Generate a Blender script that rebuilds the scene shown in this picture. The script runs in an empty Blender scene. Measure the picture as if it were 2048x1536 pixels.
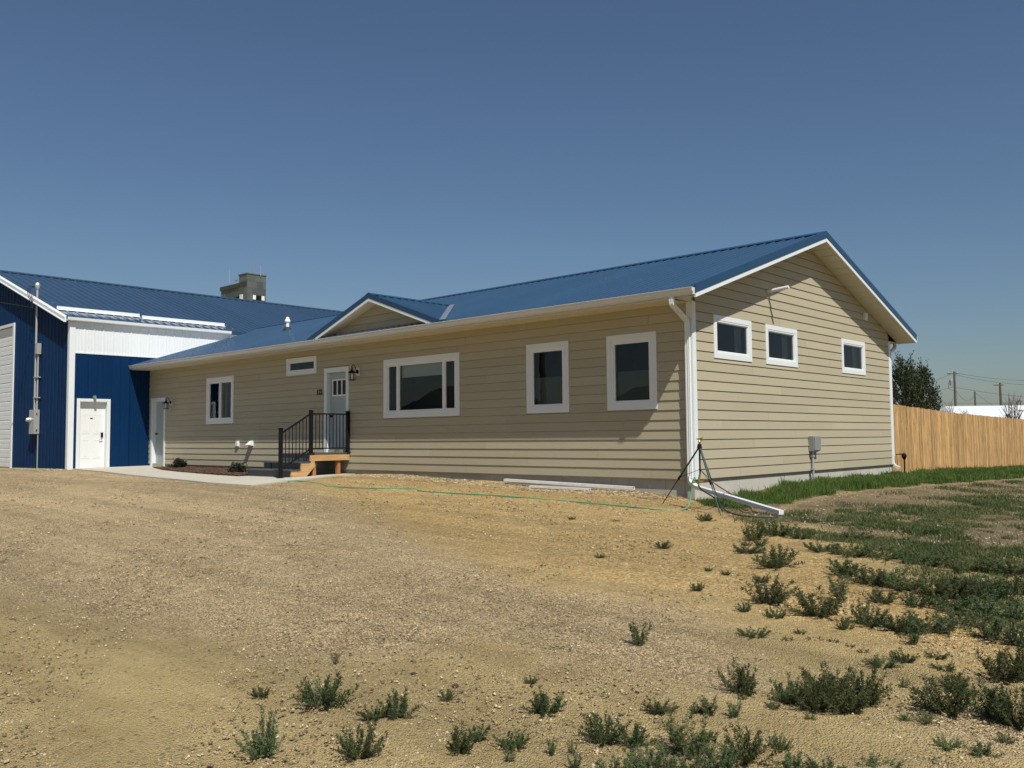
import bpy, bmesh, math, random
import numpy as np
from mathutils import Vector, Matrix, noise as mnoise
random.seed(7); rng = np.random.default_rng(11)
S = bpy.context.scene
COL = S.collection

# ------------------------------------------------------------------ camera, sky, sun, exposure
F_PX, YAW, PITCH, ROLL = 1767.03, -0.7473, 0.0607, -0.0089       # solved from the siding courses, 2048 px wide
CAM = np.array((8.334, -13.751, 0.767))                             # z = 0 is the lower edge of the siding
def rot_rows(yaw, pitch, roll):
    fw = np.array((math.sin(yaw)*math.cos(pitch), math.cos(yaw)*math.cos(pitch), math.sin(pitch)))
    rt = np.array((math.cos(yaw), -math.sin(yaw), 0.0)); up = np.cross(rt, fw)
    return np.array((math.cos(roll)*rt + math.sin(roll)*up, -math.sin(roll)*rt + math.cos(roll)*up, fw))
RR = rot_rows(YAW, PITCH, ROLL)
cd = bpy.data.cameras.new('camera'); cam = bpy.data.objects.new('camera', cd); COL.objects.link(cam)
cd.sensor_width = 36.0; cd.lens = F_PX/2048*36.0; cd.clip_start = 0.05; cd.clip_end = 6000
cam.matrix_world = Matrix([[RR[0][i], RR[1][i], -RR[2][i], CAM[i]] for i in range(3)] + [[0, 0, 0, 1]])
S.camera = cam
SUN = Vector((1.0, -0.43, 1.48)).normalized()
EL = math.asin(SUN.z); AZ = math.atan2(SUN.x, SUN.y)
w = bpy.data.worlds.new('World'); S.world = w; w.use_nodes = True
wn = w.node_tree.nodes; sky = wn.new('ShaderNodeTexSky'); sky.sky_type = 'NISHITA'; sky.sun_disc = False
sky.sun_elevation = EL; sky.sun_rotation = AZ; sky.altitude = 900; sky.air_density = 1.3; sky.dust_density = 1.8; sky.ozone_density = 6.0
w.node_tree.links.new(sky.outputs[0], wn['Background'].inputs[0]); wn['Background'].inputs[1].default_value = 0.062
sl = bpy.data.lights.new('sun', 'SUN'); sl.energy = 5.0; sl.angle = math.radians(0.53); sl.color = (1.0, 0.95, 0.86)
so = bpy.data.objects.new('sun', sl); COL.objects.link(so); so.rotation_euler = SUN.to_track_quat('Z', 'Y').to_euler(); so.location = (10, -10, 30)
S.view_settings.view_transform = 'Standard'; S.view_settings.look = 'None'; S.view_settings.gamma = 1.0
S.view_settings.exposure = 0.12; S.view_settings.use_curve_mapping = False
S.render.engine = 'CYCLES'; S.render.resolution_x = 1024; S.render.resolution_y = 768

# ------------------------------------------------------------------ mesh helpers
ORG = {}
def tag(o, label, cat, group=None):
    o['label'] = label; o['category'] = cat
    if group: o['group'] = group
    return o
def thing(name, loc, label, cat, group=None):
    o = bpy.data.objects.new(name, None); COL.objects.link(o); o.location = loc; o.empty_display_size = 0.2
    ORG[o.name] = Vector(loc)
    return tag(o, label, cat, group)
class MB:
    def __init__(s): s.v = []; s.f = []
    def poly(s, pts):
        n = len(s.v); s.v += [tuple(p) for p in pts]; s.f.append(tuple(range(n, n+len(pts)))); return s
    def prism(s, pts, vec):                                          # pts: planar loop, swept along vec
        n = len(s.v); k = len(pts); vec = Vector(vec)
        s.v += [tuple(p) for p in pts] + [tuple(Vector(p)+vec) for p in pts]
        s.f.append(tuple(range(n, n+k))); s.f.append(tuple(range(n+2*k-1, n+k-1, -1)))
        for i in range(k):
            j = (i+1) % k; s.f.append((n+i, n+k+i, n+k+j, n+j))
        return s
    def box(s, a, b):
        (x0, y0, z0), (x1, y1, z1) = a, b
        return s.prism([(x0, y0, z0), (x1, y0, z0), (x1, y1, z0), (x0, y1, z0)], (0, 0, z1-z0))
    def tube(s, path, r, n=8, caps=True, sx=1.0):
        path = [Vector(p) for p in path]; base = len(s.v); m = len(path); prev = None
        rr = r if isinstance(r, (list, tuple)) else [r]*m
        for i, p in enumerate(path):
            t = (path[min(i+1, m-1)] - path[max(i-1, 0)]).normalized()
            if prev is None:
                a = Vector((0, 0, 1)) if abs(t.z) < .9 else Vector((1, 0, 0)); u = t.cross(a).normalized()
            else:
                u = prev - t*prev.dot(t); u = u.normalized() if u.length > 1e-6 else t.orthogonal().normalized()
            prev = u; vv = t.cross(u)
            for k in range(n):
                an = 2*math.pi*k/n + math.pi/n
                s.v.append(tuple(p + u*math.cos(an)*rr[i]*sx + vv*math.sin(an)*rr[i]))
        for i in range(m-1):
            for k in range(n):
                a = base+i*n+k; b = base+i*n+(k+1) % n
                s.f.append((a, b, b+n, a+n))
        if caps:
            s.f.append(tuple(base+k for k in range(n))[::-1]); s.f.append(tuple(base+(m-1)*n+k for k in range(n)))
        return s
    def lathe(s, c, prof, n=14):
        base = len(s.v); c = Vector(c)
        for r, z in prof:
            for k in range(n):
                a = 2*math.pi*k/n; s.v.append((c.x+r*math.cos(a), c.y+r*math.sin(a), c.z+z))
        for i in range(len(prof)-1):
            for k in range(n):
                a = base+i*n+k; b = base+i*n+(k+1) % n; s.f.append((a, b, b+n, a+n))
        s.f.append(tuple(base+k for k in range(n))[::-1]); s.f.append(tuple(base+(len(prof)-1)*n+k for k in range(n)))
        return s
    def mesh(s, name, m, org=(0, 0, 0), smooth=False, fix=True):
        me = bpy.data.meshes.new(name); ox, oy, oz = org
        me.from_pydata([(x-ox, y-oy, z-oz) for x, y, z in s.v], [], s.f)
        if fix:
            bm = bmesh.new(); bm.from_mesh(me); bmesh.ops.recalc_face_normals(bm, faces=bm.faces); bm.to_mesh(me); bm.free()
        if smooth: me.polygons.foreach_set('use_smooth', [True]*len(me.polygons))
        if m: me.materials.append(m)
        return me
    def build(s, name, m, parent=None, smooth=False, fix=True, label=None, kind=None):
        root = parent
        while root is not None and root.parent is not None: root = root.parent
        org = ORG.get(root.name, Vector((0, 0, 0))) if root else Vector((0, 0, 0))
        o = bpy.data.objects.new(name, s.mesh(name, m, org, smooth, fix)); COL.objects.link(o)
        if parent: o.parent = parent
        if label: o['label'] = label
        if kind: o['kind'] = kind
        return o
def single(name, mb, m, label, cat, loc, group=None, smooth=False):
    """a thing that is one mesh, with its origin at loc"""
    o = bpy.data.objects.new(name, mb.mesh(name, m, loc, smooth)); COL.objects.link(o); o.location = loc; ORG[o.name] = Vector(loc)
    return tag(o, label, cat, group)
class Plane:                                                          # a wall plane: along, outward, up
    def __init__(s, kind, off): s.k = kind; s.o = off
    def __call__(s, a, d, z): return (a, s.o-d, z) if s.k == 'front' else (s.o+d, a, z)
    def box(s, mb, a0, a1, d0, d1, z0, z1):
        return mb.prism([s(a0, d0, z0), s(a1, d0, z0), s(a1, d1, z0), s(a0, d1, z0)], (0, 0, z1-z0))
def spline(pts, n=8):
    out = []; P = [Vector(p) for p in pts]
    for i in range(len(P)-1):
        p0, p1, p2, p3 = P[max(i-1, 0)], P[i], P[i+1], P[min(i+2, len(P)-1)]
        for k in range(n):
            t = k/n; out.append(0.5*((2*p1)+(p2-p0)*t+(2*p0-5*p1+4*p2-p3)*t*t+(-p0+3*p1-3*p2+p3)*t**3))
    out.append(P[-1]); return out

# ------------------------------------------------------------------ materials
def new_mat(name):
    m = bpy.data.materials.new(name); m.use_nodes = True; nt = m.node_tree
    return m, nt, nt.nodes['Principled BSDF']
def nd(nt, typ, **kw):
    n = nt.nodes.new(typ)
    for k, v in kw.items(): setattr(n, k, v)
    return n
def ramp(nt, stops, fac):
    r = nd(nt, 'ShaderNodeValToRGB'); e = r.color_ramp.elements
    e[0].position, e[0].color = stops[0][0], (*stops[0][1], 1)
    e[1].position, e[1].color = stops[-1][0], (*stops[-1][1], 1)
    for p, c in stops[1:-1]:
        x = e.new(p); x.color = (*c, 1)
    nt.links.new(fac, r.inputs[0]); return r.outputs[0]
def mixc(nt, fac, a, b, typ='MIX'):
    n = nd(nt, 'ShaderNodeMix', data_type='RGBA', blend_type=typ)
    for sock, v in ((n.inputs[0], fac), (n.inputs[6], a), (n.inputs[7], b)):
        if hasattr(v, 'links'): nt.links.new(v, sock)
        elif isinstance(v, (int, float)): sock.default_value = v
        else: sock.default_value = (*v, 1)
    return n.outputs[2]
def math_n(nt, op, a, b=None, clamp=False):
    n = nd(nt, 'ShaderNodeMath', operation=op); n.use_clamp = clamp
    for i, v in enumerate((a, b)):
        if v is None: continue
        if hasattr(v, 'links'): nt.links.new(v, n.inputs[i])
        else: n.inputs[i].default_value = v
    return n.outputs[0]
def coords(nt, scale=(1, 1, 1), kind='Object'):
    t = nd(nt, 'ShaderNodeTexCoord'); mp = nd(nt, 'ShaderNodeMapping'); mp.inputs['Scale'].default_value = scale
    nt.links.new(t.outputs[kind], mp.inputs[0]); return mp.outputs[0]
def noise(nt, vec, scale, detail=4, rough=.55, dist=0.0):
    n = nd(nt, 'ShaderNodeTexNoise'); n.inputs['Scale'].default_value = scale; n.inputs['Detail'].default_value = detail
    n.inputs['Roughness'].default_value = rough; n.inputs['Distortion'].default_value = dist
    nt.links.new(vec, n.inputs['Vector']); return n.outputs['Fac']
def bump(nt, b, h, strength, dist):
    n = nd(nt, 'ShaderNodeBump'); n.inputs['Strength'].default_value = strength; n.inputs['Distance'].default_value = dist
    nt.links.new(h, n.inputs['Height']); nt.links.new(n.outputs[0], b.inputs['Normal'])
def plain(name, col, rough=.5, metal=0.0, var=.12, scale=3.0, bstr=0.0, bscale=60, stretch=(1, 1, 1), rnd=0.0, spec=None, ior=None):
    """solid colour with soft blotches, per-object variation and optional fine relief"""
    m, nt, b = new_mat(name); v = coords(nt, stretch)
    n1 = noise(nt, v, scale, 5)
    c = mixc(nt, n1, tuple(x*(1-var) for x in col), tuple(min(1, x*(1+var)) for x in col))
    if rnd:
        oi = nd(nt, 'ShaderNodeObjectInfo'); k = math_n(nt, 'MULTIPLY_ADD', oi.outputs['Random'], 2*rnd)
        k.node.inputs[2].default_value = 1-rnd
        hv = nd(nt, 'ShaderNodeHueSaturation'); nt.links.new(k, hv.inputs['Value']); nt.links.new(c, hv.inputs['Color']); c = hv.outputs[0]
    nt.links.new(c, b.inputs['Base Color']); b.inputs['Roughness'].default_value = rough; b.inputs['Metallic'].default_value = metal
    if spec is not None: b.inputs['Specular IOR Level'].default_value = spec
    if ior: b.inputs['IOR'].default_value = ior
    if bstr: bump(nt, b, noise(nt, v, bscale, 5), bstr, .003)
    return m
M = {}
def siding(name, axis):
    m, nt, b = new_mat(name)
    st = (0.9, 22, 22) if axis == 'x' else (22, .9, 22)
    v = coords(nt, st); grain = noise(nt, v, 3.0, 6, .6, 1.6)
    v2 = coords(nt); blot = noise(nt, v2, .7, 4)
    c = mixc(nt, blot, (.360, .325, .226), (.392, .352, .248))
    oi = nd(nt, 'ShaderNodeObjectInfo'); k = math_n(nt, 'MULTIPLY_ADD', oi.outputs['Random'], .10); k.node.inputs[2].default_value = .95
    hv = nd(nt, 'ShaderNodeHueSaturation'); nt.links.new(k, hv.inputs['Value']); nt.links.new(c, hv.inputs['Color'])
    nt.links.new(hv.outputs[0], b.inputs['Base Color']); b.inputs['Roughness'].default_value = .62
    bump(nt, b, grain, .5, .004); return m
M['siding'] = siding('siding_lap_x', 'x'); M['siding_y'] = siding('siding_lap_y', 'y')
M['trim'] = plain('white_trim', (.66, .70, .715), .45, var=.03, bstr=.12, bscale=40)
M['vinyl'] = plain('white_vinyl', (.70, .735, .745), .35, var=.02)
M['gutter'] = plain('white_gutter_metal', (.60, .60, .575), .32, var=.03)
M['soffit'] = plain('soffit_metal', (.62, .58, .48), .5, var=.04)
M['roof'] = plain('blue_roof_metal', (.022, .060, .112), .14, var=.14, scale=.8, rnd=.08, ior=3.6)
M['roof_trim'] = plain('blue_trim_metal', (.013, .052, .115), .38, var=.08, scale=1.5)
M['barn_roof'] = plain('barn_roof_metal', (.024, .054, .096), .14, var=.14, scale=.6, rnd=.08, ior=3.6)
M['barn_blue'] = plain('barn_blue_metal', (.0018, .022, .074), .5, var=.10, scale=.7, rnd=.07, spec=.12)
M['barn_white'] = plain('barn_white_metal', (.66, .70, .72), .42, var=.03, rnd=.02)
M['valley'] = plain('valley_flashing', (.15, .19, .24), .5, metal=.1, var=.05)
M['found'] = plain('foundation_panel', (.42, .41, .36), .85, var=.16, scale=4, bstr=.2, bscale=30, rnd=.05)
M['concrete'] = plain('walk_concrete', (.43, .405, .335), .9, var=.10, scale=1.6, bstr=.25, bscale=90, rnd=.03)
M['door'] = plain('painted_door', (.70, .725, .725), .4, var=.02)
M['door_grey'] = plain('pale_green_door', (.34, .395, .395), .45, var=.03)
M['black'] = plain('black_powdercoat', (.006, .006, .007), .6, var=.2, spec=.2)
M['black_soft'] = plain('dark_rubber', (.018, .018, .018), .7, var=.2)
M['grey_metal'] = plain('galvanised_grey', (.42, .43, .42), .42, metal=.35, var=.10, scale=9)
M['box_grey'] = plain('meter_box_grey', (.21, .225, .225), .5, var=.06)
M['comp'] = plain('composite_grey', (.075, .085, .088), .7, var=.14, scale=6, stretch=(1, 9, 9), bstr=.2)
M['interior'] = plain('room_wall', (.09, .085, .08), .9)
M['shade'] = plain('roller_shade', (.80, .84, .79), .9, var=.03)
M['curtain'] = plain('curtain_cloth', (.34, .34, .34), .9, var=.06)
M['painted_reflection'] = plain('reflection_tint', (.16, .19, .17), .9, var=.05)  # grey-green standing in for a hillside mirrored in the glass
M['brass'] = plain('brass', (.55, .40, .16), .35, metal=.8)
M['hose_green'] = plain('hose_green', (.075, .27, .14), .4, var=.08)
M['hose_red'] = plain('hose_red', (.30, .11, .07), .5, var=.1)
M['hose_black'] = plain('hose_black', (.02, .018, .017), .5, var=.2)
M['tripod'] = plain('tripod_dark_green', (.012, .045, .03), .4, var=.2)
M['frost'] = plain('candle_glass', (.62, .60, .54), .5)
M['dirty_white'] = plain('dirty_white_gutter', (.78, .77, .72), .5, var=.22, scale=9)
def wood(name, c0, c1, ax='z', rnd=.18):
    m, nt, b = new_mat(name); st = {'z': (14, 14, .8), 'x': (.8, 14, 14), 'y': (14, .8, 14)}[ax]
    v = coords(nt, st); oi = nd(nt, 'ShaderNodeObjectInfo')
    ad = nd(nt, 'ShaderNodeVectorMath', operation='ADD'); nt.links.new(v, ad.inputs[0])
    cx = nd(nt, 'ShaderNodeCombineXYZ'); r9 = math_n(nt, 'MULTIPLY', oi.outputs['Random'], 57.0)
    for i in range(3): nt.links.new(r9, cx.inputs[i])
    nt.links.new(cx.outputs[0], ad.inputs[1])
    g = noise(nt, ad.outputs[0], 2.2, 6, .6, .8); c = ramp(nt, [(.36, c0), (.5, tuple(a*.4+b_*.6 for a, b_ in zip(c0, c1))), (.64, c1)], g)
    kn = nd(nt, 'ShaderNodeTexVoronoi'); kn.inputs['Scale'].default_value = 1.3
    kv = coords(nt, {'z': (4, 4, 2.2), 'x': (2.2, 4, 4), 'y': (4, 2.2, 4)}[ax]); a2 = nd(nt, 'ShaderNodeVectorMath', operation='ADD')
    nt.links.new(kv, a2.inputs[0]); nt.links.new(cx.outputs[0], a2.inputs[1]); nt.links.new(a2.outputs[0], kn.inputs['Vector'])
    kf = math_n(nt, 'LESS_THAN', kn.outputs['Distance'], .075)
    c = mixc(nt, kf, c, tuple(x*.35 for x in c0))
    k = math_n(nt, 'MULTIPLY_ADD', oi.outputs['Random'], 2*rnd); k.node.inputs[2].default_value = 1-rnd
    hv = nd(nt, 'ShaderNodeHueSaturation'); nt.links.new(k, hv.inputs['Value']); nt.links.new(c, hv.inputs['Color'])
    nt.links.new(hv.outputs[0], b.inputs['Base Color']); b.inputs['Roughness'].default_value = .75
    bump(nt, b, g, .35, .004); return m
M['picket'] = wood('cedar_picket', (.23, .11, .034), (.56, .365, .155), 'z', .26)
M['lumber'] = wood('new_lumber', (.34, .19, .075), (.52, .335, .155), 'y', .06)
M['lumber_z'] = wood('new_lumber_post', (.26, .10, .035), (.40, .17, .06), 'z', .06)
M['pole'] = wood('weathered_pole', (.05, .04, .033), (.11, .09, .075), 'z')
def glass():
    m, nt, b = new_mat('window_glass'); nt.nodes.remove(b); out = nt.nodes['Material Output']
    fr = nd(nt, 'ShaderNodeFresnel'); fr.inputs[0].default_value = 1.6
    tr = nd(nt, 'ShaderNodeBsdfTransparent'); tr.inputs[0].default_value = (.74, .78, .77, 1)
    gl = nd(nt, 'ShaderNodeBsdfGlossy'); gl.inputs['Roughness'].default_value = .004
    v = coords(nt); bn = nd(nt, 'ShaderNodeBump'); bn.inputs['Strength'].default_value = .05; bn.inputs['Distance'].default_value = .02
    nt.links.new(noise(nt, v, 1.6, 2), bn.inputs['Height']); nt.links.new(bn.outputs[0], gl.inputs['Normal'])
    mx = nd(nt, 'ShaderNodeMixShader'); nt.links.new(fr.outputs[0], mx.inputs[0]); nt.links.new(tr.outputs[0], mx.inputs[1]); nt.links.new(gl.outputs[0], mx.inputs[2])
    nt.links.new(mx.outputs[0], out.inputs[0]); return m
M['glass'] = glass()
def leaf(name, c0, c1, trans=.25):
    m, nt, b = new_mat(name); oi = nd(nt, 'ShaderNodeObjectInfo'); v = coords(nt)
    n1 = noise(nt, v, 9, 3); c = mixc(nt, n1, c0, c1)
    k = math_n(nt, 'MULTIPLY_ADD', oi.outputs['Random'], .5); k.node.inputs[2].default_value = .75
    hv = nd(nt, 'ShaderNodeHueSaturation'); hh_ = math_n(nt, 'MULTIPLY_ADD', math_n(nt, 'FRACT', math_n(nt, 'MULTIPLY', oi.outputs['Random'], 7.3)), .06); hh_.node.inputs[2].default_value = .462; nt.links.new(hh_, hv.inputs['Hue']); nt.links.new(k, hv.inputs['Value']); nt.links.new(c, hv.inputs['Color'])
    nt.links.new(hv.outputs[0], b.inputs['Base Color']); b.inputs['Roughness'].default_value = .65; b.inputs['Specular IOR Level'].default_value = .25
    tb = nd(nt, 'ShaderNodeBsdfTranslucent'); nt.links.new(hv.outputs[0], tb.inputs[0])
    mx = nd(nt, 'ShaderNodeMixShader'); mx.inputs[0].default_value = trans; out = nt.nodes['Material Output']
    nt.links.new(b.outputs[0], mx.inputs[1]); nt.links.new(tb.outputs[0], mx.inputs[2]); nt.links.new(mx.outputs[0], out.inputs[0]); return m
M['weed'] = leaf('weed_leaf', (.042, .070, .024), (.085, .120, .044))
M['weed_light'] = leaf('weed_leaf_light', (.085, .13, .055), (.13, .17, .075))
M['tree'] = leaf('tree_leaf', (.020, .036, .016), (.050, .070, .030), .15)
M['shrub'] = leaf('shrub_leaf', (.012, .022, .012), (.025, .040, .020), .1)
M['stem'] = plain('weed_stem', (.13, .12, .06), .8)
M['twig'] = plain('bare_twig', (.10, .065, .05), .9)
M['bark'] = plain('tree_bark', (.06, .045, .035), .9, var=.3, bstr=.5)
def grass_mat(name, c0, c1, c2):
    m, nt, b = new_mat(name); v = coords(nt); n1 = noise(nt, v, 1.3, 5, .65)
    n2 = noise(nt, v, 45, 2); f = math_n(nt, 'ADD', math_n(nt, 'MULTIPLY', n1, .65), math_n(nt, 'MULTIPLY', n2, .35))
    c = ramp(nt, [(.36, c0), (.5, c1), (.66, c2)], f)
    nt.links.new(c, b.inputs['Base Color']); b.inputs['Roughness'].default_value = .6; b.inputs['Specular IOR Level'].default_value = .25
    tb = nd(nt, 'ShaderNodeBsdfTranslucent'); nt.links.new(c, tb.inputs[0])
    mx = nd(nt, 'ShaderNodeMixShader'); mx.inputs[0].default_value = .3; out = nt.nodes['Material Output']
    nt.links.new(b.outputs[0], mx.inputs[1]); nt.links.new(tb.outputs[0], mx.inputs[2]); nt.links.new(mx.outputs[0], out.inputs[0]); return m
M['grass'] = grass_mat('lawn_grass', (.050, .095, .018), (.085, .145, .030), (.14, .20, .050))
M['grass_dry'] = grass_mat('patchy_grass', (.058, .088, .028), (.100, .130, .045), (.18, .18, .080))
TRACK = -math.atan2(-6.5, 10.0)
def ground_mat():
    m, nt, b = new_mat('yard_ground'); v = coords(nt)
    at = nd(nt, 'ShaderNodeAttribute', attribute_name='zone'); sp = nd(nt, 'ShaderNodeSeparateColor'); nt.links.new(at.outputs['Color'], sp.inputs[0])
    edge = noise(nt, v, 2.2, 5, .6)
    def mask(ch):
        s = math_n(nt, 'ADD', sp.outputs[ch], math_n(nt, 'MULTIPLY', math_n(nt, 'SUBTRACT', edge, .5), .9))
        n = nd(nt, 'ShaderNodeMapRange'); n.inputs[1].default_value = .25; n.inputs[2].default_value = .75; nt.links.new(s, n.inputs[0]); return n.outputs[0]
    def vor(scale, out='Color', feature='F1'):
        n = nd(nt, 'ShaderNodeTexVoronoi', feature=feature); n.inputs['Scale'].default_value = scale; nt.links.new(v, n.inputs['Vector']); return n
    big = noise(nt, v, .35, 5, .6); mid = noise(nt, v, 3.2, 6, .6); fine = noise(nt, v, 48, 8, .72)
    # dirt
    dirt = ramp(nt, [(.3, (0.294, 0.218, 0.104)), (.5, (0.424, 0.329, 0.164)), (.7, (0.537, 0.434, 0.223))], math_n(nt, 'ADD', math_n(nt, 'MULTIPLY', mid, .5), math_n(nt, 'MULTIPLY', fine, .5)))
    dirt = mixc(nt, math_n(nt, 'MULTIPLY', big, .5), dirt, (0.524, 0.397, 0.170))
    # gravel
    v1 = vor(95); v2 = vor(48)
    gs = nd(nt, 'ShaderNodeSeparateColor'); nt.links.new(v1.outputs['Color'], gs.inputs[0])
    gs2 = nd(nt, 'ShaderNodeSeparateColor'); nt.links.new(v2.outputs['Color'], gs2.inputs[0])
    grav = ramp(nt, [(.05, (0.153, 0.114, 0.066)), (.35, (0.338, 0.249, 0.134)), (.7, (0.477, 0.364, 0.204)), (.97, (0.764, 0.614, 0.374))], gs.outputs[0])
    dk = math_n(nt, 'MULTIPLY_ADD', mid, .7); dk.node.inputs[2].default_value = .80
    hv = nd(nt, 'ShaderNodeHueSaturation'); nt.links.new(dk, hv.inputs['Value']); nt.links.new(grav, hv.inputs['Color']); grav = hv.outputs[0]
    gold = ramp(nt, [(.05, (0.236, 0.148, 0.056)), (.4, (0.429, 0.293, 0.115)), (.75, (0.557, 0.401, 0.174)), (.97, (0.730, 0.585, 0.338))], gs2.outputs[1])
    hv2 = nd(nt, 'ShaderNodeHueSaturation'); nt.links.new(dk, hv2.inputs['Value']); nt.links.new(gold, hv2.inputs['Color']); gold = hv2.outputs[0]
    gold = mixc(nt, .35, gold, mixc(nt, fine, (0.365, 0.246, 0.096), (0.537, 0.380, 0.164)))
    soil = ramp(nt, [(.3, (.15, .112, .066)), (.55, (.255, .198, .118)), (.75, (.36, .29, .175))], math_n(nt, 'ADD', math_n(nt, 'MULTIPLY', mid, .5), math_n(nt, 'MULTIPLY', fine, .5)))
    c = mixc(nt, mask(0), dirt, grav); c = mixc(nt, mask(1), c, gold); c = mixc(nt, mask(2), c, soil)
    tk_ = nd(nt, 'ShaderNodeTexCoord'); tm = nd(nt, 'ShaderNodeMapping'); tm.inputs['Rotation'].default_value = (0, 0, TRACK); tm.inputs['Scale'].default_value = (.10, 1.25, 1)
    nt.links.new(tk_.outputs['Object'], tm.inputs[0]); band = noise(nt, tm.outputs[0], 1.0, 5, .6, .3)
    br_ = nd(nt, 'ShaderNodeMapRange'); br_.inputs[1].default_value = .32; br_.inputs[2].default_value = .68; br_.inputs[3].default_value = .76; br_.inputs[4].default_value = 1.2; nt.links.new(band, br_.inputs[0])
    hb = nd(nt, 'ShaderNodeHueSaturation'); nt.links.new(br_.outputs[0], hb.inputs['Value']); nt.links.new(c, hb.inputs['Color']); c = hb.outputs[0]
    # sprinkled pale and dark stones everywhere
    st = math_n(nt, 'GREATER_THAN', gs2.outputs[0], .965); c = mixc(nt, math_n(nt, 'MULTIPLY', st, .45), c, (.50, .43, .31))
    st2 = math_n(nt, 'LESS_THAN', gs2.outputs[2], .035); c = mixc(nt, math_n(nt, 'MULTIPLY', st2, .5), c, (.12, .09, .06))
    pat = noise(nt, v, .9, 6, .65, .4); pm_ = nd(nt, 'ShaderNodeMapRange'); pm_.inputs[1].default_value = .55; pm_.inputs[2].default_value = .74; nt.links.new(pat, pm_.inputs[0])
    c = mixc(nt, math_n(nt, 'MULTIPLY', pm_.outputs[0], .45), c, (.66, .60, .52), 'MULTIPLY')
    nt.links.new(c, b.inputs['Base Color']); b.inputs['Roughness'].default_value = .95; b.inputs['Specular IOR Level'].default_value = .15
    h = math_n(nt, 'ADD', math_n(nt, 'MULTIPLY', v1.outputs['Distance'], -.9), math_n(nt, 'ADD', math_n(nt, 'MULTIPLY', fine, .9), math_n(nt, 'MULTIPLY', v2.outputs['Distance'], -.5)))
    bump(nt, b, h, 1.0, .022); return m
M['ground'] = ground_mat()
def stone_mat():
    m, nt, b = new_mat('loose_stones'); v = coords(nt); n = nd(nt, 'ShaderNodeTexVoronoi'); n.inputs['Scale'].default_value = 14; nt.links.new(v, n.inputs['Vector'])
    s = nd(nt, 'ShaderNodeSeparateColor'); nt.links.new(n.outputs['Color'], s.inputs[0])
    c = ramp(nt, [(0, (.12, .09, .055)), (.4, (.27, .205, .115)), (.75, (.40, .31, .18)), (1, (.56, .47, .31))], s.outputs[0])
    nt.links.new(c, b.inputs['Base Color']); b.inputs['Roughness'].default_value = .9; return m
M['stones'] = stone_mat()
def mulch_mat():
    m, nt, b = new_mat('bark_mulch'); v = coords(nt); n = nd(nt, 'ShaderNodeTexVoronoi'); n.inputs['Scale'].default_value = 22; nt.links.new(v, n.inputs['Vector'])
    s = nd(nt, 'ShaderNodeSeparateColor'); nt.links.new(n.outputs['Color'], s.inputs[0])
    c = ramp(nt, [(0, (.018, .008, .005)), (.55, (.055, .024, .013)), (1, (.15, .08, .045))], s.outputs[0])
    nt.links.new(c, b.inputs['Base Color']); b.inputs['Roughness'].default_value = .95; return m
M['mulch'] = mulch_mat()
def panels_mat():
    m, nt, b = new_mat('elevator_sheet_metal'); v = coords(nt); br = nd(nt, 'ShaderNodeTexNoise'); br.inputs['Scale'].default_value = .9; nt.links.new(v, br.inputs['Vector'])
    oi = nd(nt, 'ShaderNodeObjectInfo'); c = ramp(nt, [(0, (.045, .060, .064)), (.5, (.066, .084, .088)), (1, (.095, .114, .117))], oi.outputs['Random'])
    c = mixc(nt, math_n(nt, 'MULTIPLY', br.outputs['Fac'], .35), c, (.07, .08, .07))
    nt.links.new(c, b.inputs['Base Color']); b.inputs['Roughness'].default_value = .6; return m
M['elev'] = panels_mat(); M['elev_dark'] = plain('dark_roof_edge', (.035, .04, .038), .7)

# ------------------------------------------------------------------ terrain height
CTRL = np.array([(-21.35, -2.6, -.12), (-26.5, -2.7, -.165), (-36, -2.7, -.2), (-21.35, 0, -.09), (-15, -.3, -.14), (-12, -1.9, -.165), (-10, -2, -.175),
    (-10, -3.9, -.205), (-10.1, 0, -.13), (-8.9, 0, -.10), (-7.8, 0, -.09), (-6.4, 0, -.14), (-4.8, 0, -.165), (-3.4, 0, -.245), (-1, 0, -.255), (-.2, -.15, -.32),
    (.1, .2, -.36), (.1, 1.6, -.34), (.1, 2.7, -.26), (.1, 5.2, -.225), (.1, 9.7, -.26), (.1, 15, -.34), (.1, 22.5, -.49), (.1, 40, -.7),
    (8.3, -13.75, -.85), (0, -13.75, -.74), (-10, -10, -.49), (-20, -12, -.42), (5, -6, -.57), (12, -8, -.74), (3, -3, -.46), (6, 0, -.52), (6, 8, -.52),
    (12, 5, -.66), (-5, -5, -.39), (-15, -6, -.30), (-28, -10, -.33), (20, 20, -.8), (15, -20, -1.0), (-10, -25, -.8), (1.3, -1.9, -.42), (2.5, -1.5, -.44)])
def _tps():
    n = len(CTRL); xy = CTRL[:, :2]; d = np.linalg.norm(xy[:, None]-xy[None], axis=2); K = np.where(d > 0, d*d*np.log(np.maximum(d, 1e-9)), 0)
    K += np.eye(n)*.02; P = np.hstack([np.ones((n, 1)), xy]); A = np.zeros((n+3, n+3)); A[:n, :n] = K; A[:n, n:] = P; A[n:, :n] = P.T
    return np.linalg.solve(A, np.concatenate([CTRL[:, 2], np.zeros(3)]))
TW = _tps()
def gz(x, y):
    x = np.asarray(x, float); y = np.asarray(y, float)
    xc = np.clip(x, -40, 24); yc = np.clip(y, -28, 44)
    z = TW[-3] + TW[-2]*xc + TW[-1]*yc
    for w_, (cx, cy, _) in zip(TW, CTRL):
        d2 = np.maximum((xc-cx)**2+(yc-cy)**2, 1e-12); z = z + w_*.5*d2*np.log(d2)
    far = np.clip(np.maximum(np.maximum(x-20, -36-x), np.maximum(y-38, -24-y))/60.0, 0, 1)
    return np.clip(z, -1.3, .2)*(1-far) - .9*far
def gz1(x, y): return float(gz(x, y))
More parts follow.
